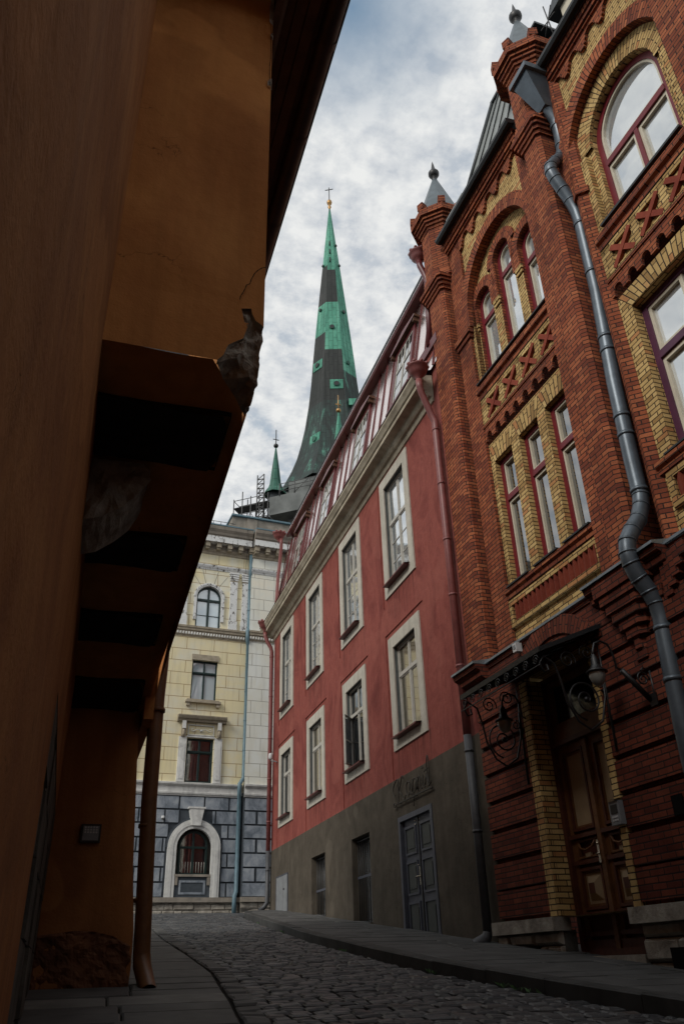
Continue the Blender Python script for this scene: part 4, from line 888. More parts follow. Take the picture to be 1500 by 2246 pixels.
for i, x in enumerate(WX):
    if i: copyobj(ls, T_, (x, 0, 4.68)); copyobj(us, T_, (x, 0, 7.97))
    f = casement(1, 1.87, 1.24, gl_l[i], openleaf=(i == 2)); f.location = (x + .26, .07, 4.93)
    f = casement(3, 2.46, 1.50, 'glass_old'); f.location = (x + .26, .07, 8.22)
mb = MB(); fring(mb, 0, .5, .05, 1.19, .04, 0, .04, 'white_paint'); mb.box(.04, .46, .01, .03, .6, .62, 'white_paint'); ol = mb.build('open_casement', T_, tr=(WX[2] + .30, .08, 4.95)); ol.rotation_euler = (0, 0, R(-40))
g = MB(); pane(g, .03, .47, .08, 1.16, .02, 'glass_old'); g.build('pane', ol)
# barred windows, door, meter cabinet
for a, b, z0 in ((4.69, 5.92, 1.95), (8.0, 9.22, 1.72)):
    mb = MB(); n = 9
    for i in range(n): x = a + .06 + (b - a - .12) * i / (n - 1); mb.tube([(x, .12, z0), (x, .12, 3.43)], .012, 'iron', 6)
    mb.box(a, b, .105, .125, 2.62, 2.67, 'grey_door'); mb.box(a, b, .10, .13, 3.36, 3.38, 'iron'); f = mb.build('window_grille', T_)
    g = MB(); pane(g, a, b, z0, 3.43, .31, 'glass_old'); g.build('pane', f)
    q = MB(); q.box(a, b, -.03, .3, z0 - .03, z0 + .01, GP); q.box((a + b) / 2 - .03, (a + b) / 2 + .03, .28, .305, z0, 3.43, 'grey_door'); q.build('sill', f)
mb = MB(); fring(mb, 10.93, 12.56, 1.15, 3.43, .09, -.03, .1, 'grey_door'); df = mb.build('door', T_)
for a, b in ((11.02, 11.725), (11.765, 12.47)):
    mb = MB(); mb.box(a, b, .05, .1, 1.2, 3.34, 'grey_door', 'b')
    for z0, z1 in ((1.35, 1.95), (2.06, 2.62), (2.73, 3.22)):
        fring(mb, a + .09, b - .09, z0, z1, .035, .02, .05, 'grey_door'); mb.box(a + .125, b - .125, .043, .05, z0 + .035, z1 - .035, 'door_panel_dark', 'b')
        mb.box(a + .19, b - .19, .03, .045, z0 + .1, z1 - .1, 'door_panel_dark', 'b')
    mb.box(a + .01, b - .01, .03, .05, 1.2, 1.3, 'iron', 'b'); mb.build('door_leaf', df)
mb = MB(); mb.box(11.725, 11.77, .03, .06, 1.2, 3.34, 'iron'); mb.box(11.68, 11.73, .03, .05, 2.2, 2.5, 'brass'); mb.tube([(11.70, .04, 2.34), (11.70, -.01, 2.34), (11.60, -.015, 2.33)], .011, 'brass', 8); mb.ball((11.72, .01, 2.52), .014, 'brass', 8); mb.build('door_handle', df)
mb = MB(); 
for x in (11.64, 11.85): mb.ball((x, .03, 3.28), .014, 'brass', 8); mb.ball((x, .03, 3.22), .014, 'brass', 8)
mb.loose('stud', df)
mb = MB(); fring(mb, .85, 2.24, 2.28, 3.34, .03, -.035, .0, 'grey_door'); mb.box(.88, 1.7, -.028, 0, 2.31, 3.31, 'box_grey', 'b'); mb.box(1.72, 2.21, -.028, 0, 2.31, 3.31, 'box_grey', 'b'); mb.ball((1.82, -.03, 2.95), .03, 'iron', 8); mb.build('meter_cabinet', T_)
# cornice
prof = [(0, 11.02), (-.03, 11.03), (-.05, 11.10), (-.06, 11.13), (-.11, 11.15), (-.15, 11.20), (-.17, 11.27), (-.20, 11.29), (-.34, 11.33), (-.34, 11.42), (-.37, 11.44), (-.40, 11.50), (-.44, 11.56), (-.44, 11.62), (0, 11.70)]
mb = MB(); mb.extr(prof, -.02, 14.25, 'cornice_stone'); n = len(prof)
for i in range(n - 1):
    a, b = prof[i], prof[i + 1]; mb.face([(a[0], 7, a[1]), (a[0], a[0], a[1]), (b[0], b[0], b[1]), (b[0], 7, b[1])], 'cornice_stone'); mb.face([(-.02, a[0], a[1]), (-.02, b[0], b[1]), (b[0], b[0], b[1]), (a[0], a[0], a[1])], 'cornice_stone')
mb.build('cornice', T_)
# mansard with standing seams
RR = 'roof_red'; y0, z0, y1, z1 = -.30, 11.66, .50, 15.05; yk, zk = -.04, 11.80
def my(z): return yk + (y1 - yk) * (z - zk) / (z1 - zk)
mb = MB(); mb.face([(-.46, -.46, 11.625), (14.3, -.46, 11.625), (14.3, yk, zk), (.02, yk, zk)], 'black_gutter'); mb.face([(-.46, 7, 11.625), (-.46, -.46, 11.625), (.02, yk, zk), (.02, 7, zk)], 'black_gutter')
xs_ = [.05 + .60 * i for i in range(25)]
mb.face([(.02, yk, zk), (14.6, yk, zk), (14.6, y1, z1), (.62, y1, z1)], 'roof_red_glare'); mb.face([(.02, 7, zk), (.02, yk, zk), (.62, y1, z1), (.62, 7, z1)], RR)
mans = mb.build('mansard', T_)
DXC = [2.55, 5.80, 9.10, 12.36]
mb = MB()
for x in xs_:
    if any(abs(x - c) < .68 for c in DXC) or x > 14.5: continue
    xt = x + (.55 * (1 - x / 14)) * .0
    mb.face([(x - .012, yk - .028, zk + .01), (x + .012, yk - .028, zk + .01), (xt + .012, y1 - .028, z1), (xt - .012, y1 - .028, z1)], 'pipe_deepred')
    mb.face([(x - .012, yk, zk), (x - .012, yk - .028, zk + .01), (xt - .012, y1 - .028, z1), (xt - .012, y1, z1)], 'pipe_deepred'); mb.face([(x + .012, yk - .028, zk + .01), (x + .012, yk, zk), (xt + .012, y1, z1), (xt + .012, y1 - .028, z1)], 'pipe_deepred')
for i in range(8):
    yy = .3 + i * .53; mb.face([(-.01, yy - .01, zk), (-.03, yy, zk), (.59, yy + .2, z1), (.62, yy + .21, z1)], 'pipe_deepred')
mb.tube([(.01, yk - .01, zk), (.62, y1 - .01, z1)], .025, 'pipe_deepred', 6)
mb.loose('standing_seam', mans)
mb = MB()   # eaves of the upper roof
mb.face([(.5, .28, 14.97), (14.6, .28, 14.97), (14.6, .6, 15.0), (.62, .6, 15.0)], 'pipe_deepred'); mb.face([(.5, .28, 14.97), (.48, .25, 15.03), (14.6, .25, 15.03), (14.6, .28, 14.97)], 'pipe_deepred')
mb.face([(.48, .25, 15.03), (14.6, .25, 15.03), (14.6, .42, 15.46), (.6, .42, 15.46)], 'roof_red_glare'); mb.face([(.6, .42, 15.46), (14.6, .42, 15.46), (14.6, .40, 15.52), (.6, .40, 15.52)], 'black_gutter'); mb.face([(.6, .40, 15.52), (14.6, .40, 15.52), (14.6, 4, 16.3), (2.5, 4, 16.3)], RR)
mb.face([(.48, 7, 15.03), (.48, .25, 15.03), (.6, .42, 15.5), (.6, 7, 15.5)], RR)
for i in range(1, 26): x = .5 + i * .55; mb.face([(x - .01, .235, 15.03), (x + .01, .235, 15.03), (x + .01, .405, 15.46), (x - .01, .405, 15.46)], 'pipe_deepred')
mb.build('upper_eaves', T_)
TILT = math.atan2(y1 - yk, z1 - zk)
for i, c in enumerate(DXC):
    zb3 = 12.48; mb = MB(); W_ = 1.30; Hh = 1.98       # built flat, then leaned back to the roof slope
    fring(mb, 0, W_, 0, Hh, .13, -.06, .05, 'pipe_deepred'); mb.box(-.05, W_ + .05, -.12, .0, -.04, .03, 'pipe_deepred'); mb.box(.13, W_ - .13, .045, .05, .13, Hh - .13, 'iron', 'b')
    dm = mb.build('dormer', T_, tr=(c - W_ / 2, my(zb3) + .01, zb3)); dm.rotation_euler = (-TILT, 0, 0)
    hd = MB(); hd.prism([(-.16, Hh), (W_ + .16, Hh), (W_ + .16, Hh + .07), (W_ / 2, Hh + .22), (-.16, Hh + .07)], -.17, .05, 'pipe_deepred', side='eave_wood', back=True); hd.box(-.12, -.04, -.15, 0, Hh - .12, Hh, 'eave_wood'); hd.box(W_ + .04, W_ + .12, -.15, 0, Hh - .12, Hh, 'eave_wood'); hd.build('hood', dm)
    w_ = 1.04; h = 1.72; fb = MB(); fring(fb, 0, w_, 0, h, .045, 0, .05, 'white_paint'); fb.box(w_ / 2 - .03, w_ / 2 + .03, -.002, .04, .045, h - .045, 'white_paint', 'b'); fb.box(.045, w_ - .045, -.003, .04, 1.02, 1.08, 'white_paint', 'b')
    for a_, b_ in ((.045, w_ / 2 - .03), (w_ / 2 + .03, w_ - .045)):
        fb.box(a_, b_, .005, .04, .52, .54, 'white_paint', 'b'); fb.box((a_ + b_) / 2 - .009, (a_ + b_) / 2 + .009, .005, .04, 1.08, h - .045, 'white_paint', 'b')
    f = fb.build('dormer_window', dm, tr=(.13, -.045, .13)); g = MB(); pane(g, .04, w_ - .04, .04, h - .04, .014, 'glass_dim'); g.build('pane', f)
# right-hand flashing by the brick turret
mb = MB(); mb.box(13.7, 14.7, -.03, .3, 12.30, 12.52, 'pipe_deepred'); mb.face([(13.7, -.03, 12.30), (13.7, -.03, 12.52), (13.2, -.02, 12.0), (13.2, -.02, 11.9)], 'pipe_deepred'); mb.build('flashing', T_)
# rainwater pipes: crown-topped hoppers
def hopper(mb, x, y, z, s_=1.0):
    mb.lathe(x, y, [(.035 * s_, z - .30), (.045 * s_, z - .22), (.09 * s_, z - .16), (.13 * s_, z - .10), (.14 * s_, z), (.165 * s_, z + .02), (.165 * s_, z + .05), (.13 * s_, z + .05), (.12 * s_, z - .05)], 'pipe_red', 18)
    for i in range(9):
        a = R(40 * i); mb.ball((x + .15 * s_ * math.cos(a), y + .15 * s_ * math.sin(a), z + .07), .03 * s_, 'pipe_red', 6)
def two(path, r, zc, name, m1='pipe_red', m2='pipe_dim', rings=()):
    mb = MB(); top = [p for p in path if p[2] >= zc]; bot = [p for p in path if p[2] < zc]
    if bot: j = (bot[0][0], bot[0][1], zc); top.append(j); bot = [j] + bot; mb.tube(bot, r, m2, 14)
    mb.tube(top, r, m1, 14); o = mb.build(name, T_)
    k = MB()
    for z in rings: k.tube([(path[-2][0], path[-2][1], z + .02), (path[-2][0], path[-2][1], z - .02)], r + .008, m1 if z > zc else m2, 14); k.tube([(path[-2][0] - .09, path[-2][1] + .0, z), (path[-2][0] + .09, path[-2][1], z)], .008, 'iron', 6)
    if rings: k.split('pipe_collar', o, lambda c: round(c.z * 1.2))
    return o
o = two([(14.48, -.42, 11.3), (14.48, -.41, 11.12), (14.44, -.36, 11.0), (14.42, -.18, 10.50), (14.42, -.12, 10.36), (14.42, -.12, 10.2), (14.42, -.12, 8), (14.42, -.12, 1.32)], .068, 4.15, 'drainpipe', rings=(10.15, 8.9, 7.7, 6.6, 5.3, 3.9, 2.7))
mb = MB(); hopper(mb, 14.48, -.42, 11.58, 1.4); mb.build('hopper', o)
mb = MB(); mb.tube([(14.42, -.12, 1.34), (14.42, -.15, 1.27), (14.36, -.30, 1.17)], [.07, .08, .10], 'pipe_dim', 14, caps=False); mb.build('shoe', o)
o = two([(.06, -.36, 11.3), (.07, -.35, 11.16), (.09, -.28, 10.95), (.10, -.16, 10.75), (.10, -.12, 10.6), (.10, -.12, 8), (.10, -.12, 2.72), (.08, -.2, 2.60), (.06, -.34, 2.50)], .068, 4.15, 'drainpipe', rings=())
mb = MB(); hopper(mb, .06, -.38, 11.62, 1.45); mb.build('hopper', o)
k = MB()
for z in (10.4, 9.0, 7.6, 6.3, 5.0, 3.6): k.tube([(.10, -.12, z + .02), (.10, -.12, z - .02)], .076, 'pipe_red' if z > 4.2 else 'pipe_dim', 14)
k.loose('pipe_collar', o); mb = MB(); mb.tube([(.24, -.03, 11.0), (.24, -.03, 4.3)], .014, 'pipe_red', 6); mb.build('cable_conduit', T_)
o = two([(14.30, -.04, 15.0), (14.30, -.03, 14.85), (14.32, .05, 14.6), (14.34, .09, 14.4), (14.33, .06, 13.5), (14.30, .0, 12.45)], .07, 4.15, 'drainpipe', 'pipe_deepred'); mb = MB(); hopper(mb, 14.30, -.04, 15.2, 1.35); mb.build('hopper', o)
o = two([(.62, .04, 14.85), (.62, .05, 14.6), (.55, .06, 14.45), (.42, .03, 13.7), (.38, .0, 13.4), (.33, -.02, 12.6), (.30, -.06, 12.0)], .06, 4.15, 'drainpipe', 'pipe_red'); mb = MB(); hopper(mb, .55, -.02, 15.0, 1.5); mb.build('hopper', o)
# cursive iron lettering
t = empty('wall_sign', 'dark cursive metal lettering on the grey plinth above the grey double door', 'sign', RF @ Matrix.Translation((10.85, -.06, 3.62)))
mb = MB()
def stroke(pts, r=.013, sm=3):
    r = min(r, .0105); P = [Vector((p[0], 0, p[1])) for p in pts]; out_ = []
    for i in range(len(P) - 1):
        a, b, c, d = P[max(i - 1, 0)], P[i], P[i + 1], P[min(i + 2, len(P) - 1)]
        for k in range(sm):
            u = k / sm; out_.append(.5 * ((2 * b) + (-a + c) * u + (2 * a - 5 * b + 4 * c - d) * u * u + (-a + 3 * b - 3 * c + d) * u ** 3))
    out_.append(P[-1]); mb.tube(out_, r, 'sign_iron', 6)
sm_ = .8
stroke([(.10, .02), (.0, .03), (.02, .10), (.08, .05), (.22, .06), (.27, .15), (.27, .42), (.24, .5), (.08, .44), (.0, .33), (.03, .24), (.1, .22)], .018)      # K stem and swash
stroke([(.55, .46), (.5, .52), (.42, .4), (.30, .27), (.42, .2), (.50, .1), (.58, .08), (.64, .14)], .018)
stroke([(.86, .32), (.78, .36), (.70, .30), (.70, .16), (.78, .10), (.86, .18), (.86, .32), (.87, .14), (.94, .10)])                    # a
stroke([(.96, .14), (1.02, .34), (1.01, .0), (1.0, -.12)]); stroke([(1.01, .26), (1.1, .36), (1.17, .28), (1.15, .14), (1.02, .12)])           # p
stroke([(1.20, .14), (1.26, .34), (1.25, .1)]); stroke([(1.25, .24), (1.34, .35), (1.38, .28), (1.38, .12), (1.45, .12)])                   # n
stroke([(1.47, .16), (1.52, .33), (1.51, .14), (1.58, .11)]); stroke([(1.51, .44), (1.53, .46), (1.52, .44)], .022)                          # i
stroke([(1.60, .14), (1.66, .30), (1.72, .12), (1.78, .14), (1.80, .52), (1.76, .62), (1.70, .4), (1.78, .12), (1.86, .16)]); stroke([(1.58, .38), (1.76, .40)], .012)
mb.build('lettering', t); mb = MB(); mb.box(.2, 1.9, -.01, .012, .04, .062, 'sign_iron'); [mb.tube([(x, 0, .05), (x, .05, .05)], .008, 'sign_iron', 6) for x in (.3, 1.1, 1.8)]; mb.build('rail', t)
t = empty('security_camera', 'small white security camera on a bracket at the far corner of the red house', 'camera', RF @ Matrix.Translation((.78, 0, 6.72)))
mb = MB(); mb.tube([(0, 0, -.05), (-.02, -.10, 0), (-.1, -.2, .02), (-.12, -.22, .1)], .016, 'box_grey', 8); mb.build('bracket', t); mb = MB(); mb.lathe(-.12, -.22, [(0, .06), (.05, .07), (.07, .1), (.07, .2), (.05, .26), (0, .27)], 'camera_white', 12); mb.build('housing', t)
# ================================================================== PALE HOUSE (end of street)
PF = frame(5.891, 32.0, 86)
P_ = empty('pale_house', 'cream neoclassical townhouse with blue-grey rusticated base closing the street', 'building', PF)
CW, PW = 'cream_ashlar', 'pale_ashlar'
cols = [-1.49, -4.85, -8.2, -11.6, -15.0]; XL = -17.5; RX = .45
mb = MB()
wall(mb, XL, .25, 3.2, 7.0, .10, 'blue_joint', [(c - .93, c + .93, 3.3, 5.9, .12, 'white_stucco', 4.97) for c in cols])
hs = [(c - .53, c + .53, 7.3, 8.98, .22, CW) for c in cols] + [(c - .53, c + .53, 10.5, 12.18, .22, CW) for c in cols] + [(c - .54, c + .54, 13.62, 15.55, .22, 'flaky_white', 15.01) for c in cols]
wall(mb, XL, .30, 7.0, 17.3, .05, CW, hs); mb.box(.30, 9, -.12, 2, 2.6, 7.0, 'blue_joint', 'bt'); mb.box(.30, 9, -.17, 2, 7.0, 17.3, PW, 'bt'); mb.box(XL, 9, .4, 9, 2, 18, 'dark_stone', 't')
mb.build('wall', P_)
mb = MB()   # rusticated blocks
def blk(x0, x1, z0, z1, y):
    if x1 - x0 < .08: return
    e = .02; f = [(x0 + e, y - .05, z0 + e), (x1 - e, y - .05, z0 + e), (x1 - e, y - .05, z1 - e), (x0 + e, y - .05, z1 - e)]; b = [(x0, y, z0), (x1, y, z0), (x1, y, z1), (x0, y, z1)]
    mb.face(f, 'blue_stone'); [mb.face([b[k], b[(k + 1) % 4], f[(k + 1) % 4], f[k]], 'blue_joint') for k in range(4)]
nz = 7; rh = (6.80 - 3.30) / nz
for i in range(nz):
    a, b = 3.30 + i * rh + .013, 3.30 + (i + 1) * rh - .013; off = .45 if i % 2 else 0; x = XL + off
    while x < .2:
        x1 = min(x + .96, .22); seg = [(x + .013, x1 - .013)]
        for c in cols:
            r_ = 1.05; zm = (a + b) / 2
            half = r_ if b < 4.97 else (math.sqrt(max(0, r_ * r_ - max(0, a - 4.97) ** 2)) if a - 4.97 < r_ else 0)
            if half > 0:
                ns = []
                for p, q in seg:
                    if q <= c - half or p >= c + half: ns.append((p, q)); continue
                    if p < c - half: ns.append((p, c - half))
                    if q > c + half: ns.append((c + half, q))
                seg = ns
        for p, q in seg: blk(p, q, a, b, .10)
        x += .96
    for p, q in (((.33, .80), (.86, 1.6), (1.66, 2.6)) if i % 2 else ((.33, 1.25), (1.31, 2.2), (2.26, 3.2))): blk(p, q, a, b, -.12)
mb.build('rustication', P_)
mb = MB()
for y, a, b in ((.0, XL, .28), (-.22, .28, 9)):
    mb.box(a, b, y - .08, .2, 3.14, 3.30, 'concrete', 'b'); stones(mb, a if a > -6 else -6.0, min(b, 3.5), 2.7, 3.14, y + .05, .04)
    mb.box(a, b, y + .04, .3, 2.3, 3.14, 'dark_stone', 'b')
mb.build('plinth', P_)
def band(a, b, y, z, prof, m): 
    mb.extr([(y + .3, z + prof[0][1])] + [(y - d, z + h) for d, h in prof] + [(y + .3, z + prof[-1][1])], a, b, m)
mb = MB()
for a, b, y in ((XL, .24, .05), (.30, 9, -.17)):
    band(a, b, y, 6.80, [(.02, 0), (.03, .05), (.06, .06), (.07, .12), (.05, .13), (.05, .32), (.10, .36), (.14, .40), (.15, .46), (.0, .50)], 'white_stucco')
mb.build('string_course', P_); mb = MB()
for a, b, y in ((XL, .24, .05), (.30, 9, -.17)):
    band(a, b, y, 13.18, [(.02, 0), (.03, .05), (.05, .06), (.06, .22), (.11, .25), (.12, .34), (.15, .36), (.16, .44), (0, .46)], 'beige_cap')
    x = max(a, -6.2)
    while x < min(b, 3) - .1: mb.lathe(x + .05, y - .05, [(.0, 13.24), (.038, 13.25), (.045, 13.30), (.03, 13.38), (0, 13.39)], 'white_stucco', 6); x += .118
mb.build('egg_and_dart_course', P_); mb = MB()
for a, b, y in ((XL, .24, .05), (.30, 9, -.17)):
    band(a, b, y, 16.36, [(.02, 0), (.04, .06), (.06, .08), (.10, .16), (.11, .22), (0, .24)], 'flaky_white')
    band(a, b, y, 17.12, [(.02, 0), (.05, .04), (.05, .10), (.09, .14), (.11, .22), (.12, .24)], 'beige_cap')
    band(a, b, y, 17.60, [(.40, .0), (.42, .02), (.42, .30), (.47, .34), (.50, .44), (.58, .56), (.60, .66), (.60, .72)], 'concrete')
    band(a, b, y, 17.58, [(.44, .0), (.44, .28)], 'flaky_white'); mb.box(a, b, y - .62, y + .8, 18.32, 18.38, 'pipe_teal')
    mb.box(a, b, y - .1, y, 17.3, 17.6, 'concrete', 'b'); x = max(a, -6.4) + .05
    while x < min(b, 3): mb.box(x, x + .20, y - .36, y, 17.36, 17.58, 'beige_cap', 'b'); mb.box(x + .02, x + .18, y - .30, y, 17.28, 17.36, 'beige_cap', 'b'); x += .50
mb.build('main_cornice', P_)
mb = MB(); mb.box(-.44, 9, .85, 3, 18.3, 19.72, 'concrete'); mb.box(-.50, 9, .72, 3.2, 19.72, 19.80, 'pipe_teal'); mb.box(.25, .75, .8, .85, 18.3, 19.7, 'concrete'); mb.build('attic', P_)
mb = MB(); mb.face([(XL, .9, 18.4), (-.5, .9, 18.4), (-.5, 4, 20.6), (XL, 4, 20.6)], 'zinc'); mb.face([(XL, 4, 20.6), (-.5, 4, 20.6), (-.5, 9, 20.8), (XL, 9, 20.8)], 'zinc'); r_ = mb.build('roof', P_)
mb = MB()
for x in [i * .35 - 6 for i in range(16)]: mb.tube([(x, .3, 18.4), (x, .3, 19.0)], .014, 'iron', 5)
mb.tube([(-6, .3, 19.0), (-.5, .3, 19.0)], .014, 'iron', 5); mb.tube([(-6, .3, 18.6), (-.5, .3, 18.6)], .012, 'iron', 5)
for i in range(4): mb.tube([(-6 + i * 1.4, .3, 18.45), (-4.6 + i * 1.4, .3, 19.0)], .01, 'iron', 5); mb.tube([(-4.6 + i * 1.4, .3, 18.45), (-6 + i * 1.4, .3, 19.0)], .01, 'iron', 5)
mb.build('roof_railing', r_)
# flaking pilasters
for x in (-.42, .12, -2.58, -3.1, -5.9, -6.4):
    mb = MB(); mb.box(x - .17, x + .15 if x != .12 else x + .10, -.03, .05, 14.05, 15.95, 'flaky_white', 'b'); mb.box(x - .20, x + .18 if x != .12 else x + .12, -.05, .05, 13.62, 14.05, 'flaky_white', 'b')
    for i in range(4): mb.box(x - .19 - .012 * i, x + .17 + .012 * i if x != .12 else x + .12, -.05 - .012 * i, .05, 15.95 + i * .10, 16.02 + i * .10, 'flaky_white', 'b')
    mb.box(x - .17, x + .15 if x != .12 else x + .10, -.035, .05, 15.9, 16.36, 'beige_cap', 'b'); mb.build('pilaster', P_)
GW = 'green_frame'
for ci, c in enumerate(cols):
    # ground floor arch
    mb = MB(); ring(mb, c, 4.97, .66, .98, 0, 180, -.06, .15, 'white_stucco', 26); ring(mb, c, 4.97, .78, .90, 0, 180, -.08, .0, 'white_stucco', 26); ring(mb, c, 4.97, .98, 1.05, 0, 180, .02, .12, 'blue_joint', 26)
    for s_ in (-1, 1):
        a, b = sorted((c + s_ * .66, c + s_ * .98)); mb.box(a, b, -.06, .15, 3.30, 4.97, 'white_stucco', 'b'); a, b = sorted((c + s_ * .78, c + s_ * .90)); mb.box(a, b, -.08, .0, 3.30, 4.97, 'white_stucco', 'b')
    mb.prism([(c - .16, 5.72), (c + .16, 5.72), (c + .27, 6.32), (c - .27, 6.32)], -.16, .1, 'white_stucco'); mb.box(c - .32, c + .32, -.18, .1, 6.32, 6.38, 'white_stucco'); mb.build('arch_surround', P_)
    mb = MB(); mb.box(c - .68, c + .68, -.06, .2, 3.98, 4.06, 'concrete'); mb.box(c - .66, c + .66, .0, .2, 3.30, 3.98, 'blue_joint', 'b'); fring(mb, c - .48, c + .48, 3.40, 3.86, .07, -.02, .03, 'blue_stone'); mb.box(c - .64, c - .54, -.05, .1, 3.7, 3.98, 'concrete'); mb.box(c + .54, c + .64, -.05, .1, 3.7, 3.98, 'concrete'); mb.build('apron', P_)
    window(P_, c - .53, 4.06, [], 1.06, 1.50, GW, GW, 'glass_dim', .16, arch=True, ow=.06, transom=.93, tw=.07, mull=(.53, .07))
    g = MB(); pane(g, c - .5, c + .5, 4.1, 5.53, .22, 'glass_dim', True); g.build('pane', P_)
    g = MB(); g.box(c - .02 - .01, c + .03, .15, .2, 4.99, 5.52, GW, 'b'); [g.tube([(c - .45 + .1 * k, .19, 4.1), (c - .45 + .1 * k, .19, 4.5)], .008, 'white_paint', 5) for k in range(10)]; g.build('glazing_bar', P_)
    # first and second floor
    window(P_, c - .53, 7.31, [(.03, .53, .03, 1.13, False), (.53, 1.03, .03, 1.13, False), (.03, .53, 1.17, 1.64, False), (.53, 1.03, 1.17, 1.64, False)], 1.06, 1.67, GW, GW, 'glass_dim', .14, ow=.04, iw=.035, transom=1.15, tw=.05)
    window(P_, c - .53, 10.51, [(.03, .53, .03, 1.13, False), (.53, 1.03, .03, 1.13, False), (.03, .53, 1.17, 1.64, False), (.53, 1.03, 1.17, 1.64, False)], 1.06, 1.67, GW, GW, 'glass_blind', .14, ow=.04, iw=.035, transom=1.15, tw=.05)
    mb = MB(); mb.box(c - .56, c + .56, -.0, .05, 12.18, 12.42, 'beige_cap', 'b'); mb.box(c - .72, c + .72, -.10, .1, 10.38, 10.46, 'beige_cap'); mb.box(c - .66, c + .66, -.06, .1, 10.46, 10.52, 'beige_cap')
    for s_ in (-.6, .6): mb.zprism([(c + s_ - .07, .05), (c + s_ - .07, -.06), (c + s_ + .07, -.06), (c + s_ + .07, .05)], 10.24, 10.38, 'beige_cap')
    mb.build('window_sill', P_)
    mb = MB()
    for s_ in (-1, 1):
        a, b = sorted((c + s_ * .56, c + s_ * .86)); mb.box(a, b, -.04, .05, 7.29, 9.0, 'white_stucco', 'b'); a, b = sorted((c + s_ * .62, c + s_ * .80)); mb.box(a, b, -.055, .0, 7.4, 8.75, 'white_stucco', 'b')
        mb.box(a, b, -.10, .05, 9.0, 9.60, 'beige_cap', 'b'); mb.box(a + .02, b - .02, -.15, .05, 9.30, 9.60, 'white_stucco', 'b'); mb.lathe(c + s_ * .71, -.10, [(0, 9.0), (.05, 9.06), (.06, 9.2), (.03, 9.3), (0, 9.32)], 'beige_cap', 8)
        mb.tube([(c + s_ * p, -.02, 9.26 + q) for p, q in ((.04, .0), (.12, .06), (.22, .04), (.32, -.03), (.40, .0), (.38, .08), (.31, .07))], .016, 'white_stucco', 6)
    mb.ball((c, -.02, 9.27), .05, 'white_stucco', 8); mb.box(c - .56, c + .56, .0, .05, 9.0, 9.06, 'white_stucco', 'b'); fring(mb, c - .52, c + .52, 9.08, 9.5, .03, .0, .05, 'white_stucco')
    mb.extr([(.05, 9.58), (-.10, 9.60), (-.12, 9.66), (-.20, 9.70), (-.24, 9.78), (-.25, 9.82), (.05, 9.86)], c - .98, c + .98, 'beige_cap'); mb.build('window_hood', P_)
    # top floor arch
    mb = MB(); ring(mb, c, 15.01, .54, .68, 0, 180, -.02, .1, 'flaky_white', 20); ring(mb, c, 15.01, .60, .66, 0, 180, -.04, .0, 'flaky_white', 20)
    for s_ in (-1, 1): a, b = sorted((c + s_ * .54, c + s_ * .66)); mb.box(a, b, -.02, .05, 13.95, 15.01, 'flaky_white', 'b')
    for an in (55, 75, 105, 125): mb.face([(c + r1 * math.cos(R(an)) + w1, .045, 15.01 + r1 * math.sin(R(an))) for r1, w1 in ((.7, -.008), (.7, .008), (1.35, .008), (1.35, -.008))], 'dark_stone')
    mb.build('arch_surround', P_)
    window(P_, c - .53, 13.63, [], 1.06, 1.91, GW, GW, 'glass_blind', .14, arch=True, ow=.06, transom=1.30, tw=.09, mull=(.53, .09)); g = MB(); pane(g, c - .5, c + .5, 13.66, 15.5, .20, 'glass_blind', True); g.box(c - .04, c + .04, .13, .19, 14.96, 15.5, GW, 'b'); g.box(c - .48, c + .48, .17, .19, 14.22, 14.24, GW, 'b'); g.build('pane', P_)
mb = MB(); mb.tube([(.27, -.15, 17.3), (.27, -.10, 16.75), (.27, -.12, 16.66), (.27, -.12, 16.3), (.28, -.05, 16.2), (.28, -.05, 13.75), (.20, -.20, 13.6), (.20, -.22, 13.2), (.28, -.06, 13.0), (.28, -.06, 7.55), (.10, -.18, 7.28), (.10, -.18, 6.9), (.14, -.06, 6.75), (.14, -.06, 3.5), (.06, -.16, 3.34), (.06, -.16, 2.72)], .08, 'pipe_teal', 12)
pp = mb.build('drainpipe', P_)
mb = MB(); [mb.tube([(.28, -.055, z + .015), (.28, -.055, z - .015)], .092, 'pipe_teal', 12) for z in (15.6, 14.6, 12.2, 11, 9.8, 8.6)]; mb.loose('pipe_collar', pp)
mb = MB(); mb.tube([(-.05, -.56, 18.3), (.02, -.3, 17.2), (.06, -.02, 16.4)], .007, 'iron', 5); mb.build('cable', P_)
t = empty('dome_camera', 'white dome security camera on the rusticated wall left of the pale house arch', 'camera', PF @ Matrix.Translation((-2.74, .05, 5.98)))
mb = MB(); mb.box(-.03, .03, -.12, 0, -.03, .03, 'camera_white'); mb.lathe(0, -.12, [(.0, .05), (.06, .05), (.06, -.03)], 'camera_white', 12); mb.build('housing', t); mb = MB(); mb.lathe(0, -.12, [(.055, -.03), (.04, -.08), (0, -.095)], 'lamp_glass', 12); mb.build('dome', t)
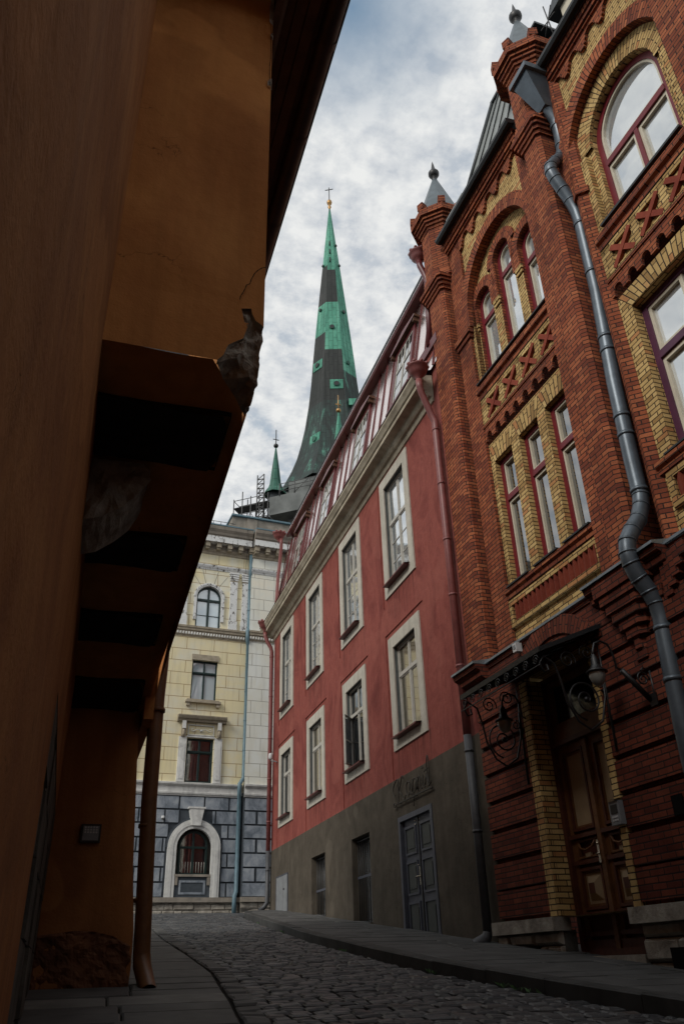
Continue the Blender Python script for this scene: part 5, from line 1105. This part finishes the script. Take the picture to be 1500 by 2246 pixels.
# ================================================================== CHURCH
ca = 17.95; CD = 85.0
CF = frame(CD * math.sin(R(ca)), CD * math.cos(R(ca)), ca + 90, 0)
Ch = empty('church_spire', 'tall slender green copper church spire topped by a gold ball and cross', 'church', CF)
prof = [(51.0, 6.9), (52.6, 6.2), (54.2, 5.55), (56.2, 4.90), (58.4, 4.40), (61, 3.92), (64.8, 3.42), (68.5, 3.08), (72.6, 2.80), (78, 2.38), (84, 1.88), (90, 1.37), (97, .76), (104.6, .10)]
def hw(z):
    for (a, p), (b, q) in zip(prof, prof[1:]):
        if a <= z <= b: return p + (q - p) * (z - a) / (b - a)
    return prof[-1][1]
fac = {6: 'f', 5: 'l', 7: 'r'}   # octagon side index facing -y is the middle one
Zs = sorted({p[0] for p in prof} | {55.5, 59.5, 64.2, 66.0, 69.5, 73.4, 76.8, 82.8, 89.8, 90.9, 86.2})
def mats(side, z):
    if side == 'l':
        for lo, m in ((90.9, 'copper_green'), (82.8, 'copper_dark'), (76.8, 'copper_green'), (64.2, 'copper_dark'), (0, 'copper_streak')):
            if z >= lo: return m
    if side == 'f':
        for lo, m in ((89.8, 'copper_green'), (82.8, 'copper_dark'), (73.4, 'copper_green'), (64.2, 'copper_dark'), (0, 'copper_streak')):
            if z >= lo: return m
    if side == 'r': return 'copper_green' if z >= 69.5 else 'copper_streak'
    return 'copper_streak' if z < 58 else 'copper_mid'
mb = MB()
for z0, z1 in zip(Zs, Zs[1:]):
    r0, r1 = hw(z0) / math.cos(R(22.5)) * .924 * 1.0824, hw(z1) / math.cos(R(22.5)) * .924 * 1.0824
    for k in range(8):
        a, b = R(22.5 + 45 * k), R(67.5 + 45 * k); mid = (math.degrees((a + b) / 2)) % 360
        side = 'f' if abs(mid - 270) < 5 else ('l' if abs(mid - 225) < 5 else ('r' if abs(mid - 315) < 5 else 'o'))
        q = [(r0 * math.cos(a), r0 * math.sin(a), z0), (r0 * math.cos(b), r0 * math.sin(b), z0), (r1 * math.cos(b), r1 * math.sin(b), z1), (r1 * math.cos(a), r1 * math.sin(a), z1)]
        w0, w1 = r0 * .383, r1 * .383; mb.face(q, mats(side, (z0 + z1) / 2), [(-w0, z0), (w0, z0), (w1, z1), (-w1, z1)])
sp = mb.build('spire', Ch)
mb = MB()
for z, x in ((63.8, 2.3),): mb.box(x - .9 if z > 70 else x - .5, x + .5, -hw(z) - .06, -hw(z) + .5, z - .5, z + .5, 'copper_green')
mb.loose('copper_patch', sp)
def hatch(side, z, off, sz=.42, m='iron', plate=False):
    r_ = hw(z); an = {'f': 270, 'l': 225, 'r': 315}[side]; n_ = Vector((math.cos(R(an)), math.sin(R(an)), 0)); t_ = Vector((-n_.y, n_.x, 0)); c = n_ * (r_ + .02) + t_ * off + Vector((0, 0, z)); mb = MB()
    if plate:
        q = [c + t_ * a * .85 + Vector((0, 0, b * .8)) + n_ * (.05 - b * .06) for a, b in ((-1, -1), (1, -1), (1, 1), (-1, 1))]; mb.face(q, 'copper_green'); q2 = [p - n_ * .4 for p in q]; [mb.face([q2[i], q2[(i + 1) % 4], q[(i + 1) % 4], q[i]], 'copper_green') for i in range(4)]
    sz *= .72; mb.tube([c - n_ * .3, c + n_ * .2], sz, 'copper_mid', 14, smooth=False); mb.tube([c + n_ * .18, c + n_ * .22], sz * .8, m, 14, smooth=False); mb.build('hatch', sp)
for a in (('r', 95.6, .1, .3), ('r', 91.2, .3, .3), ('l', 91.2, -.3, .3), ('r', 81.2, .0, .4), ('l', 81.8, -.2, .35), ('f', 77.6, -.1, .5), ('r', 71.3, -.3, .42, 'copper_mid')): hatch(*a)
for a in (('l', 71.2, -.1, .5, 'iron', True), ('f', 67.0, .3, .55, 'iron', True), ('l', 57.9, .9, .5, 'copper_mid', True)): hatch(*a)
mb = MB(); [mb.tube([(-.15, -hw(z) - .1, z), (-.15, -hw(z + 1) - .1, z + 1)], .09, 'iron', 5) for z in (91.5, 93.4, 95.3)]; mb.build('ladder_rungs', sp)
mb = MB(); mb.lathe(0, 0, [(.12, 104.5), (.28, 105.0), (.12, 105.3), (.12, 105.5), (.33, 105.7), (.42, 106.05), (.33, 106.4), (.12, 106.6)], 'gold', 16); mb.build('gold_ball', sp)
mb = MB(); mb.tube([(0, 0, 106.8), (0, 0, 109.6)], .07, 'iron', 6); v = Vector((.6, -.28, -.22)); mb.tube([Vector((0, 0, 109.1)) - v, Vector((0, 0, 109.1)) + v], .07, 'iron', 6); mb.build('cross', sp)
mb = MB(); q = [(7.2 * math.cos(R(22.5 + 90 * i + 22.5 - 90)), 7.2 * math.sin(R(22.5 + 90 * i - 67.5)), 0) for i in range(4)]
TA = R(-23); hw_ = 5.0; sq = [(a * math.cos(TA) - b * math.sin(TA), a * math.sin(TA) + b * math.cos(TA)) for a, b in ((-hw_, -hw_), (hw_, -hw_), (hw_, hw_), (-hw_, hw_))]
mb = MB(); mb.zprism(sq, 2, 50.4, 'tower_cream'); mb.zprism([(x * 1.06, y * 1.06) for x, y in sq], 50.4, 51.2, 'dark_roof'); mb.build('tower', Ch)
def pinnacle(az, dist, zb, zt, r, ballm, n_=1.0, label=''):
    mb = MB(); x = dist * math.sin(R(az)); y = dist * math.cos(R(az)); p = CF.inverted() @ Vector((x, y, 0)); H_ = zt - zb
    mb.lathe(p.x, p.y, [(r * 1.75, zb - .15), (r * 1.7, zb), (r * 1.15, zb + H_ * .10), (r * .85, zb + H_ * .22), (r * .6, zb + H_ * .5), (r * .12, zb + H_ * .97), (.05, zt)], 'copper_mid' if ballm == 'iron' else 'copper_green', 8, smooth=False, rot=R(22.5 + 15)); mb.zprism([(p.x + r * 1.2 * math.cos(R(45 + 90 * i + 15)), p.y + r * 1.2 * math.sin(R(60 + 90 * i))) for i in range(4)], zb - 4, zb - .1, 'dark_roof')
    o = mb.build('corner_pinnacle', Ch); mb = MB(); mb.ball((p.x, p.y, zt + .25), .30, ballm, 12); mb.tube([(p.x, p.y, zt + .4), (p.x, p.y, zt + 2.6)], .06, ballm, 6); mb.tube([(p.x - .35, p.y, zt + 1.25), (p.x + .35, p.y, zt + 1.05)], .06, ballm, 6); mb.build('pinnacle_cross', o)
pinnacle(12.75, 80, 49.2, 55.8, .80, 'iron'); pinnacle(18.26, 78, 53.2, 59.6, .8, 'gold')
# scaffolding round the tower head
S_ = empty('scaffolding', 'grey scaffolding and safety netting wrapped round the church tower head', 'scaffold', CF @ Matrix.Translation((0, 0, 45)))
def pol(az, tan, dist): return Vector((dist * math.sin(R(az)), dist * math.cos(R(az)), .954 + tan * dist))
A0 = pol(12.3, .5975, 76); a1 = math.atan2(0, 1)
ddir = (pol(15.21, .6106, 74.3) - A0); ddir.z = 0; ddir.normalize(); bdir = Vector((-ddir.y, ddir.x, 0)); 
if bdir.y < 0: bdir = -bdir
mb = MB(); zt, zb_ = A0.z, A0.z - 2.3; Q = [A0, A0 + ddir * 13, A0 + ddir * 13 + bdir * 13, A0 + bdir * 13]; Q = [Vector((q.x, q.y, 0)) for q in Q]
for i in range(4):
    a, b = Q[i], Q[(i + 1) % 4]; mb.face([(a.x, a.y, zb_), (b.x, b.y, zb_), (b.x, b.y, zt), (a.x, a.y, zt)], 'net')
I = [Q[0] + (ddir + bdir) * 1.6, Q[1] + (bdir - ddir) * 1.6, Q[2] - (ddir + bdir) * 1.6, Q[3] + (ddir - bdir) * 1.6]
for i in range(4):
    a, b = I[i], I[(i + 1) % 4]; mb.face([(a.x, a.y, zb_ - 3), (b.x, b.y, zb_ - 3), (b.x, b.y, zt + 2.6), (a.x, a.y, zt + 2.6)], 'net')
    c, d = Q[i], Q[(i + 1) % 4]; mb.face([(c.x, c.y, zb_), (d.x, d.y, zb_), (b.x, b.y, zb_), (a.x, a.y, zb_)], 'net')
mb.build('netting', S_, world=True)
mb = MB(); bm_ = 'scaffold_metal'
def pole(a, b, r=.065): mb.tube([a, b], r, bm_, 5)
U = Vector((0, 0, 1))
for i in range(7):
    p = Q[0] + ddir * (1.2 + i * 1.8) + U * zt; pole(p - U * .1, p + U * 1.5)
for h in (.5, 1.0, 1.45): pole(Q[0] + ddir * 1.2 + U * (zt + h), Q[0] + ddir * 12 + U * (zt + h), .04)
for i in range(3): pole(Q[0] + ddir * (3 + i * 3) + U * zt, Q[0] + ddir * (4.6 + i * 3) + U * (zt + 1.4), .04)
for i in range(3): p = Q[0] + ddir * (4 + 2.5 * i) + U * zb_; pole(p - U * .9, p + U * .1, .1)
mb.build('guard_rail', S_, world=True)
mb = MB(); B0 = A0 - ddir * 4.4; B0.z = 0; zl = zb_ - 1.4
for i in range(5):
    for j in range(2):
        p = B0 + ddir * (i * 1.05) + bdir * (j * 1.3); pole(p + U * zl, p + U * (zl + 4.4 + (i % 2) * .8 - j * .3))
for k in range(5):
    z = zl + .4 + k * .95
    for j in range(2): pole(B0 + bdir * j * 1.3 + U * z, B0 + ddir * 4.3 + bdir * j * 1.3 + U * z, .045)
    pole(B0 + U * z, B0 + bdir * 1.3 + U * z, .045)
    if k % 2: mb.face([B0 + U * z, B0 + ddir * 4.3 + U * z, B0 + ddir * 4.3 + bdir * 1.3 + U * z, B0 + bdir * 1.3 + U * z], bm_)
for i in range(4): pole(B0 + ddir * i * 1.05 + U * (zl + .4), B0 + ddir * (i + 1) * 1.05 + U * (zl + 2.3), .035); pole(B0 + ddir * (i + 1) * 1.05 + U * (zl + .4), B0 + ddir * i * 1.05 + U * (zl + 2.3), .035)
p = B0 + ddir * 3.1 - bdir * .5
for s_ in (0, .8): pole(p + ddir * s_ + U * (zl + 1), p + ddir * s_ + U * (zl + 6.6), .07)
for k in range(9): pole(p + U * (zl + 1.2 + .6 * k), p + ddir * .8 + U * (zl + 1.2 + .6 * k), .06); pole(p + U * (zl + 1.2 + .6 * k), p + ddir * .8 + U * (zl + 1.8 + .6 * k), .05)
mb.build('scaffold_frame', S_, world=True)
# ================================================================== ORANGE HOUSE (left, very near)
O_ = empty('orange_house', 'old ochre plastered house with jettied upper floor on timber beams, left foreground', 'building', Matrix.Translation((-.18, 6.0, .5)))
OP, OD = 'orange_plaster', 'orange_shaded'
def sheet(mb, P, nu, nv, m, amp=.012, f=1.7, edge=True):
    """wavy hand-laid surface over a 4-corner patch P00,P10,P11,P01"""
    A, B, C_, D_ = [Vector(p) for p in P]; nrm = (B - A).cross(D_ - A).normalized()
    def pt(u, v):
        p = (A * (1 - u) + B * u) * (1 - v) + (D_ * (1 - u) + C_ * u) * v; k = 1 if not edge else min(1, 6 * u, 6 * (1 - u), 6 * v, 6 * (1 - v))
        return p + nrm * amp * k * (math.sin(p.x * f * 2.1 + p.y * f * 1.3 + 1.1) + math.sin(p.z * f * 1.7 + p.y * f * .7 + p.x * 3) + .6 * math.sin(p.z * f * 3.9 + p.x * f * 4.1 + p.y * f * 3.3))
    g = [[pt(i / nu, j / nv) for j in range(nv + 1)] for i in range(nu + 1)]
    for i in range(nu):
        for j in range(nv): mb.face([g[i][j], g[i + 1][j], g[i + 1][j + 1], g[i][j + 1]], m, smooth=True)
def szf(y): return 3.95 if y < 7.7 else 3.95 - .38 * ((y - 7.7) / 1.6) ** 1.4
WXP = -.18
mb = MB()
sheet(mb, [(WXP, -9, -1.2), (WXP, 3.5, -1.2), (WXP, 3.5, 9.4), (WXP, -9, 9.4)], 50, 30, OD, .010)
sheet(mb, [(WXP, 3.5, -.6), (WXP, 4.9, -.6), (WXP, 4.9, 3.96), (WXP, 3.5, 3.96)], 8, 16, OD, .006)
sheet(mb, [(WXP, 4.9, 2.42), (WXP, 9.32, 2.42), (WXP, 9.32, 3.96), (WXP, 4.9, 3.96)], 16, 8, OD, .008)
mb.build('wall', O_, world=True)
mb = MB(); y = 4.9
mb.face([(WXP, 4.9, -.6), (WXP, 4.9, 2.42), (WXP - .12, 4.9, 2.42), (WXP - .12, 4.9, -.6)], 'dark_stone'); mb.face([(WXP, 4.9, 2.42), (WXP, 9.3, 2.42), (WXP - .12, 9.3, 2.42), (WXP - .12, 4.9, 2.42)], 'dark_stone')
for y, z in [(y, z) for y in (4.92, 5.65, 6.3, 7.0, 7.9, 8.6) for z in (-.4, .25, .7, 1.15, 1.6, 2.0)]:
    y1_ = {4.92: 5.65, 5.65: 6.3, 6.3: 7.0, 7.0: 7.9, 7.9: 8.6, 8.6: 9.3}[y]; z1_ = {-.4: .25, .25: .7, .7: 1.15, 1.15: 1.6, 1.6: 2.0, 2.0: 2.41}[z]; o_ = .2 if int(z * 10) % 2 else 0; d = random.uniform(.0, .03); mb.box(WXP - .3, WXP - .03 + d, y + .006, y1_ - .006, z + .006, z1_ - .006, 'dark_stone')
mb.box(WXP - .35, WXP - .06, 4.9, 9.3, -.5, 2.42, 'joint_dirt'); mb.build('stone_jamb', O_, world=True)
mb = MB(); mb.box(WXP + .002, 6.6, -13, -8.5, -2, 12.5, OP); mb.build('unseen_shade_block', O_, world=True)  # unseen block across the street behind the camera, added to darken it
# jetty: near end face with its broken corner, soffit, street side
mb = MB(); Y = 3.5
edge = [(.445, 3.95), (.479, 3.995), (.491, 4.043), (.503, 4.076), (.544, 4.111), (.586, 4.145), (.60, 4.20), (.613, 4.266), (.589, 4.27), (.568, 4.373), (.626, 4.389), (.633, 4.348), (.655, 4.30), (.686, 4.278), (.705, 4.26)]
n = 40; zs_ = [4.39 + (9.0 - 4.39) * i / n for i in range(n + 1)]
def wob(x, z): return .010 * (math.sin(x * 5 + z * 2.2) + math.sin(z * 3.7 + 1.0) + .5 * math.sin(x * 11 - z * 5))
xsn = [WXP + (.705 - WXP) * i / 14 for i in range(15)]
for i in range(n):
    for j in range(14):
        q = [(xsn[j], zs_[i]), (xsn[j + 1], zs_[i]), (xsn[j + 1], zs_[i + 1]), (xsn[j], zs_[i + 1])]; k = lambda x, z: min(1, (z - 4.39) * 3) * min(1, (x - WXP) * 6, (.706 - x) * 8)
        mb.face([(x, Y + wob(x, z) * k(x, z), z) for x, z in q], OP, smooth=True)
poly = [(WXP, 3.95)] + edge[:10] + [(.568, 4.39), (WXP, 4.39)]
mb.face([(x, Y, z) for x, z in poly], OP); mb.face([(x, Y, z) for x, z in [(.568, 4.373), (.626, 4.389), (.568, 4.39)]], OP); mb.face([(x, Y, z) for x, z in [(.626, 4.389), (.633, 4.348), (.655, 4.30), (.686, 4.278), (.705, 4.26), (.705, 4.39), (.626, 4.39)]], OP)
for a, b in zip(edge, edge[1:]): mb.face([(a[0], Y, a[1]), (b[0], Y, b[1]), (b[0], Y + .05, b[1]), (a[0], Y + .05, a[1])], 'rough_stone')
mb.face([(.705, Y, 4.26), (.705, 9, 4.26), (.705, 9, 8.8), (.705, Y, 8.8)], OP); mb.face([(.705, 3.96, 3.945), (.705, 9, szf(9) - .0), (.705, 9, 4.26), (.705, 3.75, 4.26)], OP)
ysn = [3.5 + .2 * i for i in range(30)]
for a, b in zip(ysn, ysn[1:]):
    za, zb2 = szf(a), szf(b); xe = lambda y: min(.705, .445 + (y - 3.54) * .62) if y < 3.96 else (.705 if y < 8 else .705 - .07 * (y - 8) / 1.3)
    for i in range(6):
        u0, u1 = i / 6, (i + 1) / 6; X0 = lambda y, u: WXP + (xe(y) - WXP) * u; w3 = lambda y, u: .008 * math.sin(y * 4 + u * 5) * (1 if 0 < u < 1 else 0)
        mb.face([(X0(a, u0), a, za + w3(a, u0)), (X0(b, u0), b, zb2 + w3(b, u0)), (X0(b, u1), b, zb2 + w3(b, u1)), (X0(a, u1), a, za + w3(a, u1))], OP, smooth=True)
mb.box(.60, .705, 9.0, 16, 3.4, 8.8, OP, 'b'); mb.build('jetty', O_, world=True)
# exposed rubble where the corner has broken away
import bmesh
def rubble(name, faces, mat, cuts=4, amp=.018, seed=1, parent=O_):
    bm = bmesh.new(); vs = {}
    for f in faces:
        q = []
        for p in f:
            k = tuple(round(c, 3) for c in p)
            if k not in vs: vs[k] = bm.verts.new(EM[parent.name].inverted() @ Vector(p))
            q.append(vs[k])
        bm.faces.new(q)
    bmesh.ops.triangulate(bm, faces=bm.faces[:]); bmesh.ops.subdivide_edges(bm, edges=bm.edges[:], cuts=cuts, use_grid_fill=True); bm.normal_update()
    from mathutils import noise
    bd = {v for e in bm.edges if e.is_boundary for v in e.verts}
    for v in bm.verts:
        if v in bd: continue
        p = v.co * 9 + Vector((seed, 0, 0)); v.co += v.normal * (noise.fractal(p, 1, 2, 4) * amp * 1.6) + Vector((noise.noise(p * 2), noise.noise(p * 2 + Vector((5, 0, 0))), noise.noise(p * 2 + Vector((0, 9, 0))))) * amp * .5
    bmesh.ops.recalc_face_normals(bm, faces=bm.faces[:]); me = D.meshes.new(name); bm.to_mesh(me); bm.free(); me.uv_layers.new(name='UVMap'); me.materials.append(MAT[mat]); o = D.objects.new(name, me); COL.objects.link(o); o.parent = parent; return o
e = [(x, 3.52, z) for x, z in edge]
s1 = [(.503, 3.644, 3.94), (.602, 3.789, 3.935), (.656, 3.89, 3.93), (.70, 3.965, 3.935)]
cA, cB, cC = (.60, 3.54, 4.05), (.655, 3.60, 3.95), (.69, 3.76, 3.87); t1, t2, t3 = (.70, 3.53, 4.13), (.695, 3.55, 3.99), (.692, 3.62, 3.91)
fs = [[e[0], e[1], e[2], cA], [e[2], e[3], e[4], cA], [e[4], e[5], e[6], cA], [e[6], e[7], e[8], (.64, 3.54, 4.2)], [e[8], e[9], e[10], (.64, 3.54, 4.2)], [e[10], e[11], e[12], (.64, 3.54, 4.2)], [e[12], e[13], e[14], t1, (.64, 3.54, 4.2)], [e[6], (.64, 3.54, 4.2), t1, cA], [cA, t1, t2, cB], [e[0], cA, cB, s1[0]], [cB, t2, t3, cC], [s1[0], cB, cC, s1[1]], [s1[1], cC, s1[3], s1[2]], [e[14], (.705, 3.75, 4.26), (.705, 3.9, 4.0), t1], [t1, (.705, 3.9, 4.0), t3, t2], [t3, (.705, 3.9, 4.0), s1[3], cC]]
rubble('broken_corner_rubble', fs, 'rough_stone', 6, .024)
mb = MB()
def crack(mb, pts, wd, y=3.492):
    for (a, b), (c, d) in zip(pts, pts[1:]):
        L_ = math.hypot(c - a, d - b) or 1; nx, nz_ = -(d - b) / L_ * wd, (c - a) / L_ * wd; mb.face([(a - nx, y, b - nz_), (c - nx * .6, y, d - nz_ * .6), (c + nx * .6, y, d + nz_ * .6), (a + nx, y, b + nz_)], 'joint_dirt')
crack(mb, [(.703, 4.735), (.68, 4.722), (.655, 4.695), (.636, 4.665), (.615, 4.605), (.608, 4.565), (.588, 4.552), (.578, 4.51), (.568, 4.48), (.555, 4.45), (.552, 4.42)], .0035, 3.478)
crack(mb, [(.697, 6.62), (.69, 6.75), (.688, 6.86), (.693, 6.95), (.695, 7.05), (.69, 7.2), (.695, 7.28), (.688, 7.41)], .003, 3.488); mb.build('plaster_crack', O_, world=True)
for (a, b, c) in ((6.58, 6.72, .03), (7.22, 7.32, .02), (7.42, 7.85, .032)):
    m_ = (a + b) / 2; rubble('chipped_corner', [[(.708, 3.496, a), (.708 - c, 3.49, a + .03), (.708 - c * 1.1, 3.485, m_), (.709, 3.49, m_)], [(.709, 3.49, m_), (.708 - c * 1.1, 3.485, m_), (.708 - c * .6, 3.49, b - .02), (.709, 3.495, b)]], 'rough_stone', 3, .012, a)
# timber joists showing in the soffit
for y0_, y1_, xe_ in ((3.97, 4.60, .615), (5.66, 6.25, .575), (7.32, 8.0, .575), (8.72, 9.26, .56)):
    mb = MB(); k = 6
    for i in range(k):
        a, b = WXP - .02 + (xe_ - WXP + .02) * i / k, WXP - .02 + (xe_ - WXP + .02) * (i + 1) / k; f0 = jnoise(.01); r0 = .05 if i == k - 1 else 0
        za, zb2 = szf(y0_) - .035, szf(y1_) - .035; n_ = 6
        for j in range(n_):
            u0, u1 = j / n_, (j + 1) / n_; e0, e1 = (r0 * (abs(u0 - .5) * 2) ** 3, r0 * (abs(u1 - .5) * 2) ** 3)
            ya, yb = y0_ + (y1_ - y0_) * u0, y0_ + (y1_ - y0_) * u1; z_a, z_b = za + (zb2 - za) * u0 + .012 * math.sin(j * 2 + i), za + (zb2 - za) * u1 + .012 * math.sin(j * 2 + 2 + i)
            z_a2, z_b2 = za + (zb2 - za) * u0 + .012 * math.sin(j * 2 + i + 1), za + (zb2 - za) * u1 + .012 * math.sin(j * 2 + 3 + i)
            mb.face([(a, ya, z_a), (a, yb, z_b), (b - e1, yb, z_b2), (b - e0, ya, z_a2)], 'timber', smooth=True)
    zt_ = 4.1
    mb.face([(WXP - .02, y0_, szf(y0_) - .03), (xe_, y0_, szf(y0_) - .03), (xe_, y0_, zt_), (WXP - .02, y0_, zt_)], 'timber'); mb.face([(WXP - .02, y1_, szf(y1_) - .03), (xe_, y1_, szf(y1_) - .03), (xe_, y1_, zt_), (WXP - .02, y1_, zt_)], 'timber'); mb.face([(xe_, y0_, szf(y0_) - .03), (xe_, y1_, szf(y1_) - .03), (xe_, y1_, zt_), (xe_, y0_, zt_)], 'timber')
    mb.build('timber_joist', O_, world=True)
# quarter-round stone corbel under the first joist
pr = [(WXP, 3.90), (.15, 3.91), (.20, 3.86), (.19, 3.78), (.14, 3.67), (.05, 3.57), (-.06, 3.48), (WXP, 3.44)]
fs = [[(x, 4.62, z) for x, z in pr[:4] + [(-.02, 3.72)]][::-1]]; cM = (-.02, 4.61, 3.74); fs = []
for a, b in zip(pr, pr[1:]): fs.append([(a[0], 4.62, a[1]), (b[0], 4.62, b[1]), cM])
fs.append([(pr[-1][0], 4.62, pr[-1][1]), (pr[0][0], 4.62, pr[0][1]), cM])
for a, b in zip(pr[1:], pr[2:]): fs.append([(a[0], 4.62, a[1]), (a[0] - .03, 5.15, a[1]), (b[0] - .03, 5.15, b[1]), (b[0], 4.62, b[1])])
rubble('stone_corbel', fs, 'rough_stone', 3, .02, 4)
# far pier carrying the jetty, battered, with a rough base
mb = MB(); YP = 9.3
ex = [(3.62, .60), (3.35, .575), (2.5, .625), (1.9, .66), (1.34, .72), (1.0, .725), (.79, .71), (.3, .70)]
for (z0_, x0_), (z1_, x1_) in zip(ex, ex[1:]):
    nx = 8
    for i in range(nx):
        u0, u1 = i / nx, (i + 1) / nx; P = lambda u, z, x: (WXP - .1 + (x - WXP + .1) * u, YP - .0 + .015 * math.sin(u * 7 + z * 3) * (0 if u in (0, 1) else 1) - .10 * max(0, (3.6 - z) / 3), z)
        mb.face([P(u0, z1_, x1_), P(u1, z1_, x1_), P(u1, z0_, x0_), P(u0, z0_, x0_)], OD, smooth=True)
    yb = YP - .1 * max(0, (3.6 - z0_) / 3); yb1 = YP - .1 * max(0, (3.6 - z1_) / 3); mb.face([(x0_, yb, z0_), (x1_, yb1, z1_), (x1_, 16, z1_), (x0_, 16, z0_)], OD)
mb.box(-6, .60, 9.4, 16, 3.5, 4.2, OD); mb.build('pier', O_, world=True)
fs = []; gx = [-.2, -.02, .16, .34, .52, .70]; gz_ = [.45, .62, .80, 1.0, 1.18]; top_ = [1.30, 1.32, 1.34, 1.33, 1.29, 1.16]
for i in range(5):
    zz_ = gz_ + [None]
    for j in range(5):
        z0_, z1_ = gz_[j] if j < 5 else 0, (gz_[j + 1] if j < 4 else None); a0, a1 = (z0_, z0_); b0, b1 = (z1_, z1_) if z1_ else (top_[i], top_[i + 1])
        if b1 <= a1: b1 = a1 + .02
        fs.append([(gx[i], 9.19, a0), (gx[i + 1], 9.19, a1), (gx[i + 1], 9.19, b1), (gx[i], 9.19, b0)])
for z0_, z1_ in ((.45, .62), (.62, .80), (.80, 1.0), (1.0, 1.18)): fs.append([(.70, 9.19, z0_), (.74, 9.7, z0_), (.74, 9.7, z1_), (.70, 9.19, z1_)])
rubble('rough_render_base', fs, 'base_render', 6, .022, 2)
rubble('corner_stone', [[(.50, 9.1, .42), (.70, 9.12, .42), (.72, 9.12, .58), (.66, 9.1, .78), (.54, 9.1, .68)], [(.70, 9.12, .42), (.78, 9.5, .42), (.76, 9.5, .7), (.72, 9.12, .58)]], 'dark_stone', 4, .04, 3)
# eaves with moulded soffit boards and gutter
mb = MB(); ya, yb = 3.0, 16.0
def exy(prof, m, a=ya, b=yb):
    for p, q in zip(prof, prof[1:]): mb.face([(p[0], a, p[1]), (p[0], b, p[1]), (q[0], b, q[1]), (q[0], a, q[1])], m)
    mb.face([(p[0], a, p[1]) for p in prof], m)
exy([(.70, 7.50), (.76, 7.52), (.79, 7.56), (.79, 7.60), (.86, 7.60), (.865, 7.63), (.87, 7.60), (.955, 7.60), (.96, 7.635), (.965, 7.60), (1.05, 7.60), (1.055, 7.66), (1.12, 7.68), (1.12, 7.78), (.70, 7.80)], 'eave_wood')
mb.build('eaves', O_, world=True)
mb = MB(); mb.face([(1.26, ya, 7.74), (1.26, yb, 7.74), (-4.5, yb, 13.8), (-4.5, ya, 13.8)], 'dark_roof'); mb.face([(-.25, -9, 9.3), (-.25, ya, 9.3), (-5.5, ya, 14.9), (-5.5, -9, 14.9)], 'dark_roof'); mb.face([(1.2, ya, 7.72), (-.2, ya, 9.2), (-5.5, ya, 14.9), (-5.5, ya, 8)], OP); mb.build('roof', O_, world=True)
mb = MB()
for y in (3.0, 3.65, 4.56, 5.6, 6.7, 7.8, 9, 10.2, 11.4, 12.6):
    y2 = {3.0: 3.65, 3.65: 4.56, 4.56: 5.6, 5.6: 6.7, 6.7: 7.8, 7.8: 9, 9: 10.2, 10.2: 11.4, 11.4: 12.6, 12.6: 15.8}[y]; r = .085
    A_ = [(1.185 + r * math.cos(R(t)), 7.70 + r * math.sin(R(t))) for t in range(180, 361, 18)]
    for p, q in zip(A_, A_[1:]): mb.face([(p[0], y, p[1]), (q[0], y, q[1]), (q[0], y2, q[1]), (p[0], y2, p[1])], 'gutter_brown', smooth=True)
    A_ = [(1.185 + (r + .008) * math.cos(R(t)), 7.70 + (r + .008) * math.sin(R(t))) for t in range(180, 361, 18)]
    for p, q in zip(A_, A_[1:]): mb.face([(p[0], y - .035, p[1]), (q[0], y - .035, q[1]), (q[0], y + .035, q[1]), (p[0], y + .035, p[1])], 'gutter_brown')
mb.tube([(1.275, 3.0, 7.70), (1.275, 15.8, 7.70)], .012, 'gutter_brown', 6); mb.build('gutter', O_, world=True)
mb = MB(); mb.tube([(.80, 9.55, 7.6), (.78, 9.5, 4.2), (.765, 9.45, 3.8), (.775, 9.42, 2.6), (.80, 9.4, 1.95), (.835, 9.38, 1.10)], .086, 'orange_pipe', 20, caps=False); dp = mb.build('drainpipe', O_, world=True)
mb = MB(); mb.tube([(.836, 9.38, 1.12), (.845, 9.36, 1.03), (.875, 9.20, .90), (.90, 9.04, .80)], [.088, .09, .085, .08], 'orange_pipe', 20, caps=False); o = mb.build('shoe', None); o.parent = dp; o.matrix_parent_inverse = Matrix.Identity(4); o.location = (.18, -6, -.5)
mb = MB()
for z in (3.62, 2.35, 1.62): mb.tube([(.775 + (.02 if z < 2 else 0), 9.42, z + .02), (.775 + (.02 if z < 2 else 0), 9.42, z - .02)], .092, 'orange_pipe', 18)
o = mb.build('pipe_collar', None); o.parent = dp; o.location = (.18, -6, -.5)
t = empty('entry_keypad', 'small square metal keypad plate on the ochre pier left of the orange drainpipe', 'keypad', Matrix.Translation((.195, 9.24, 2.24)))
mb = MB(); mb.box(-.10, .10, -.03, .02, -.09, .09, 'iron'); mb.build('frame', t)
mb = MB(); mb.box(-.08, .08, -.036, -.03, -.07, .07, 'box_grey', 'b'); mb.build('plate', t)
for i in range(5):
    for j in range(3): b = MB(); b.box(-.066 + i * .028, -.048 + i * .028, -.042, -.036, .0 + j * .024, .016 + j * .024, 'camera_white'); b.build('button', t)
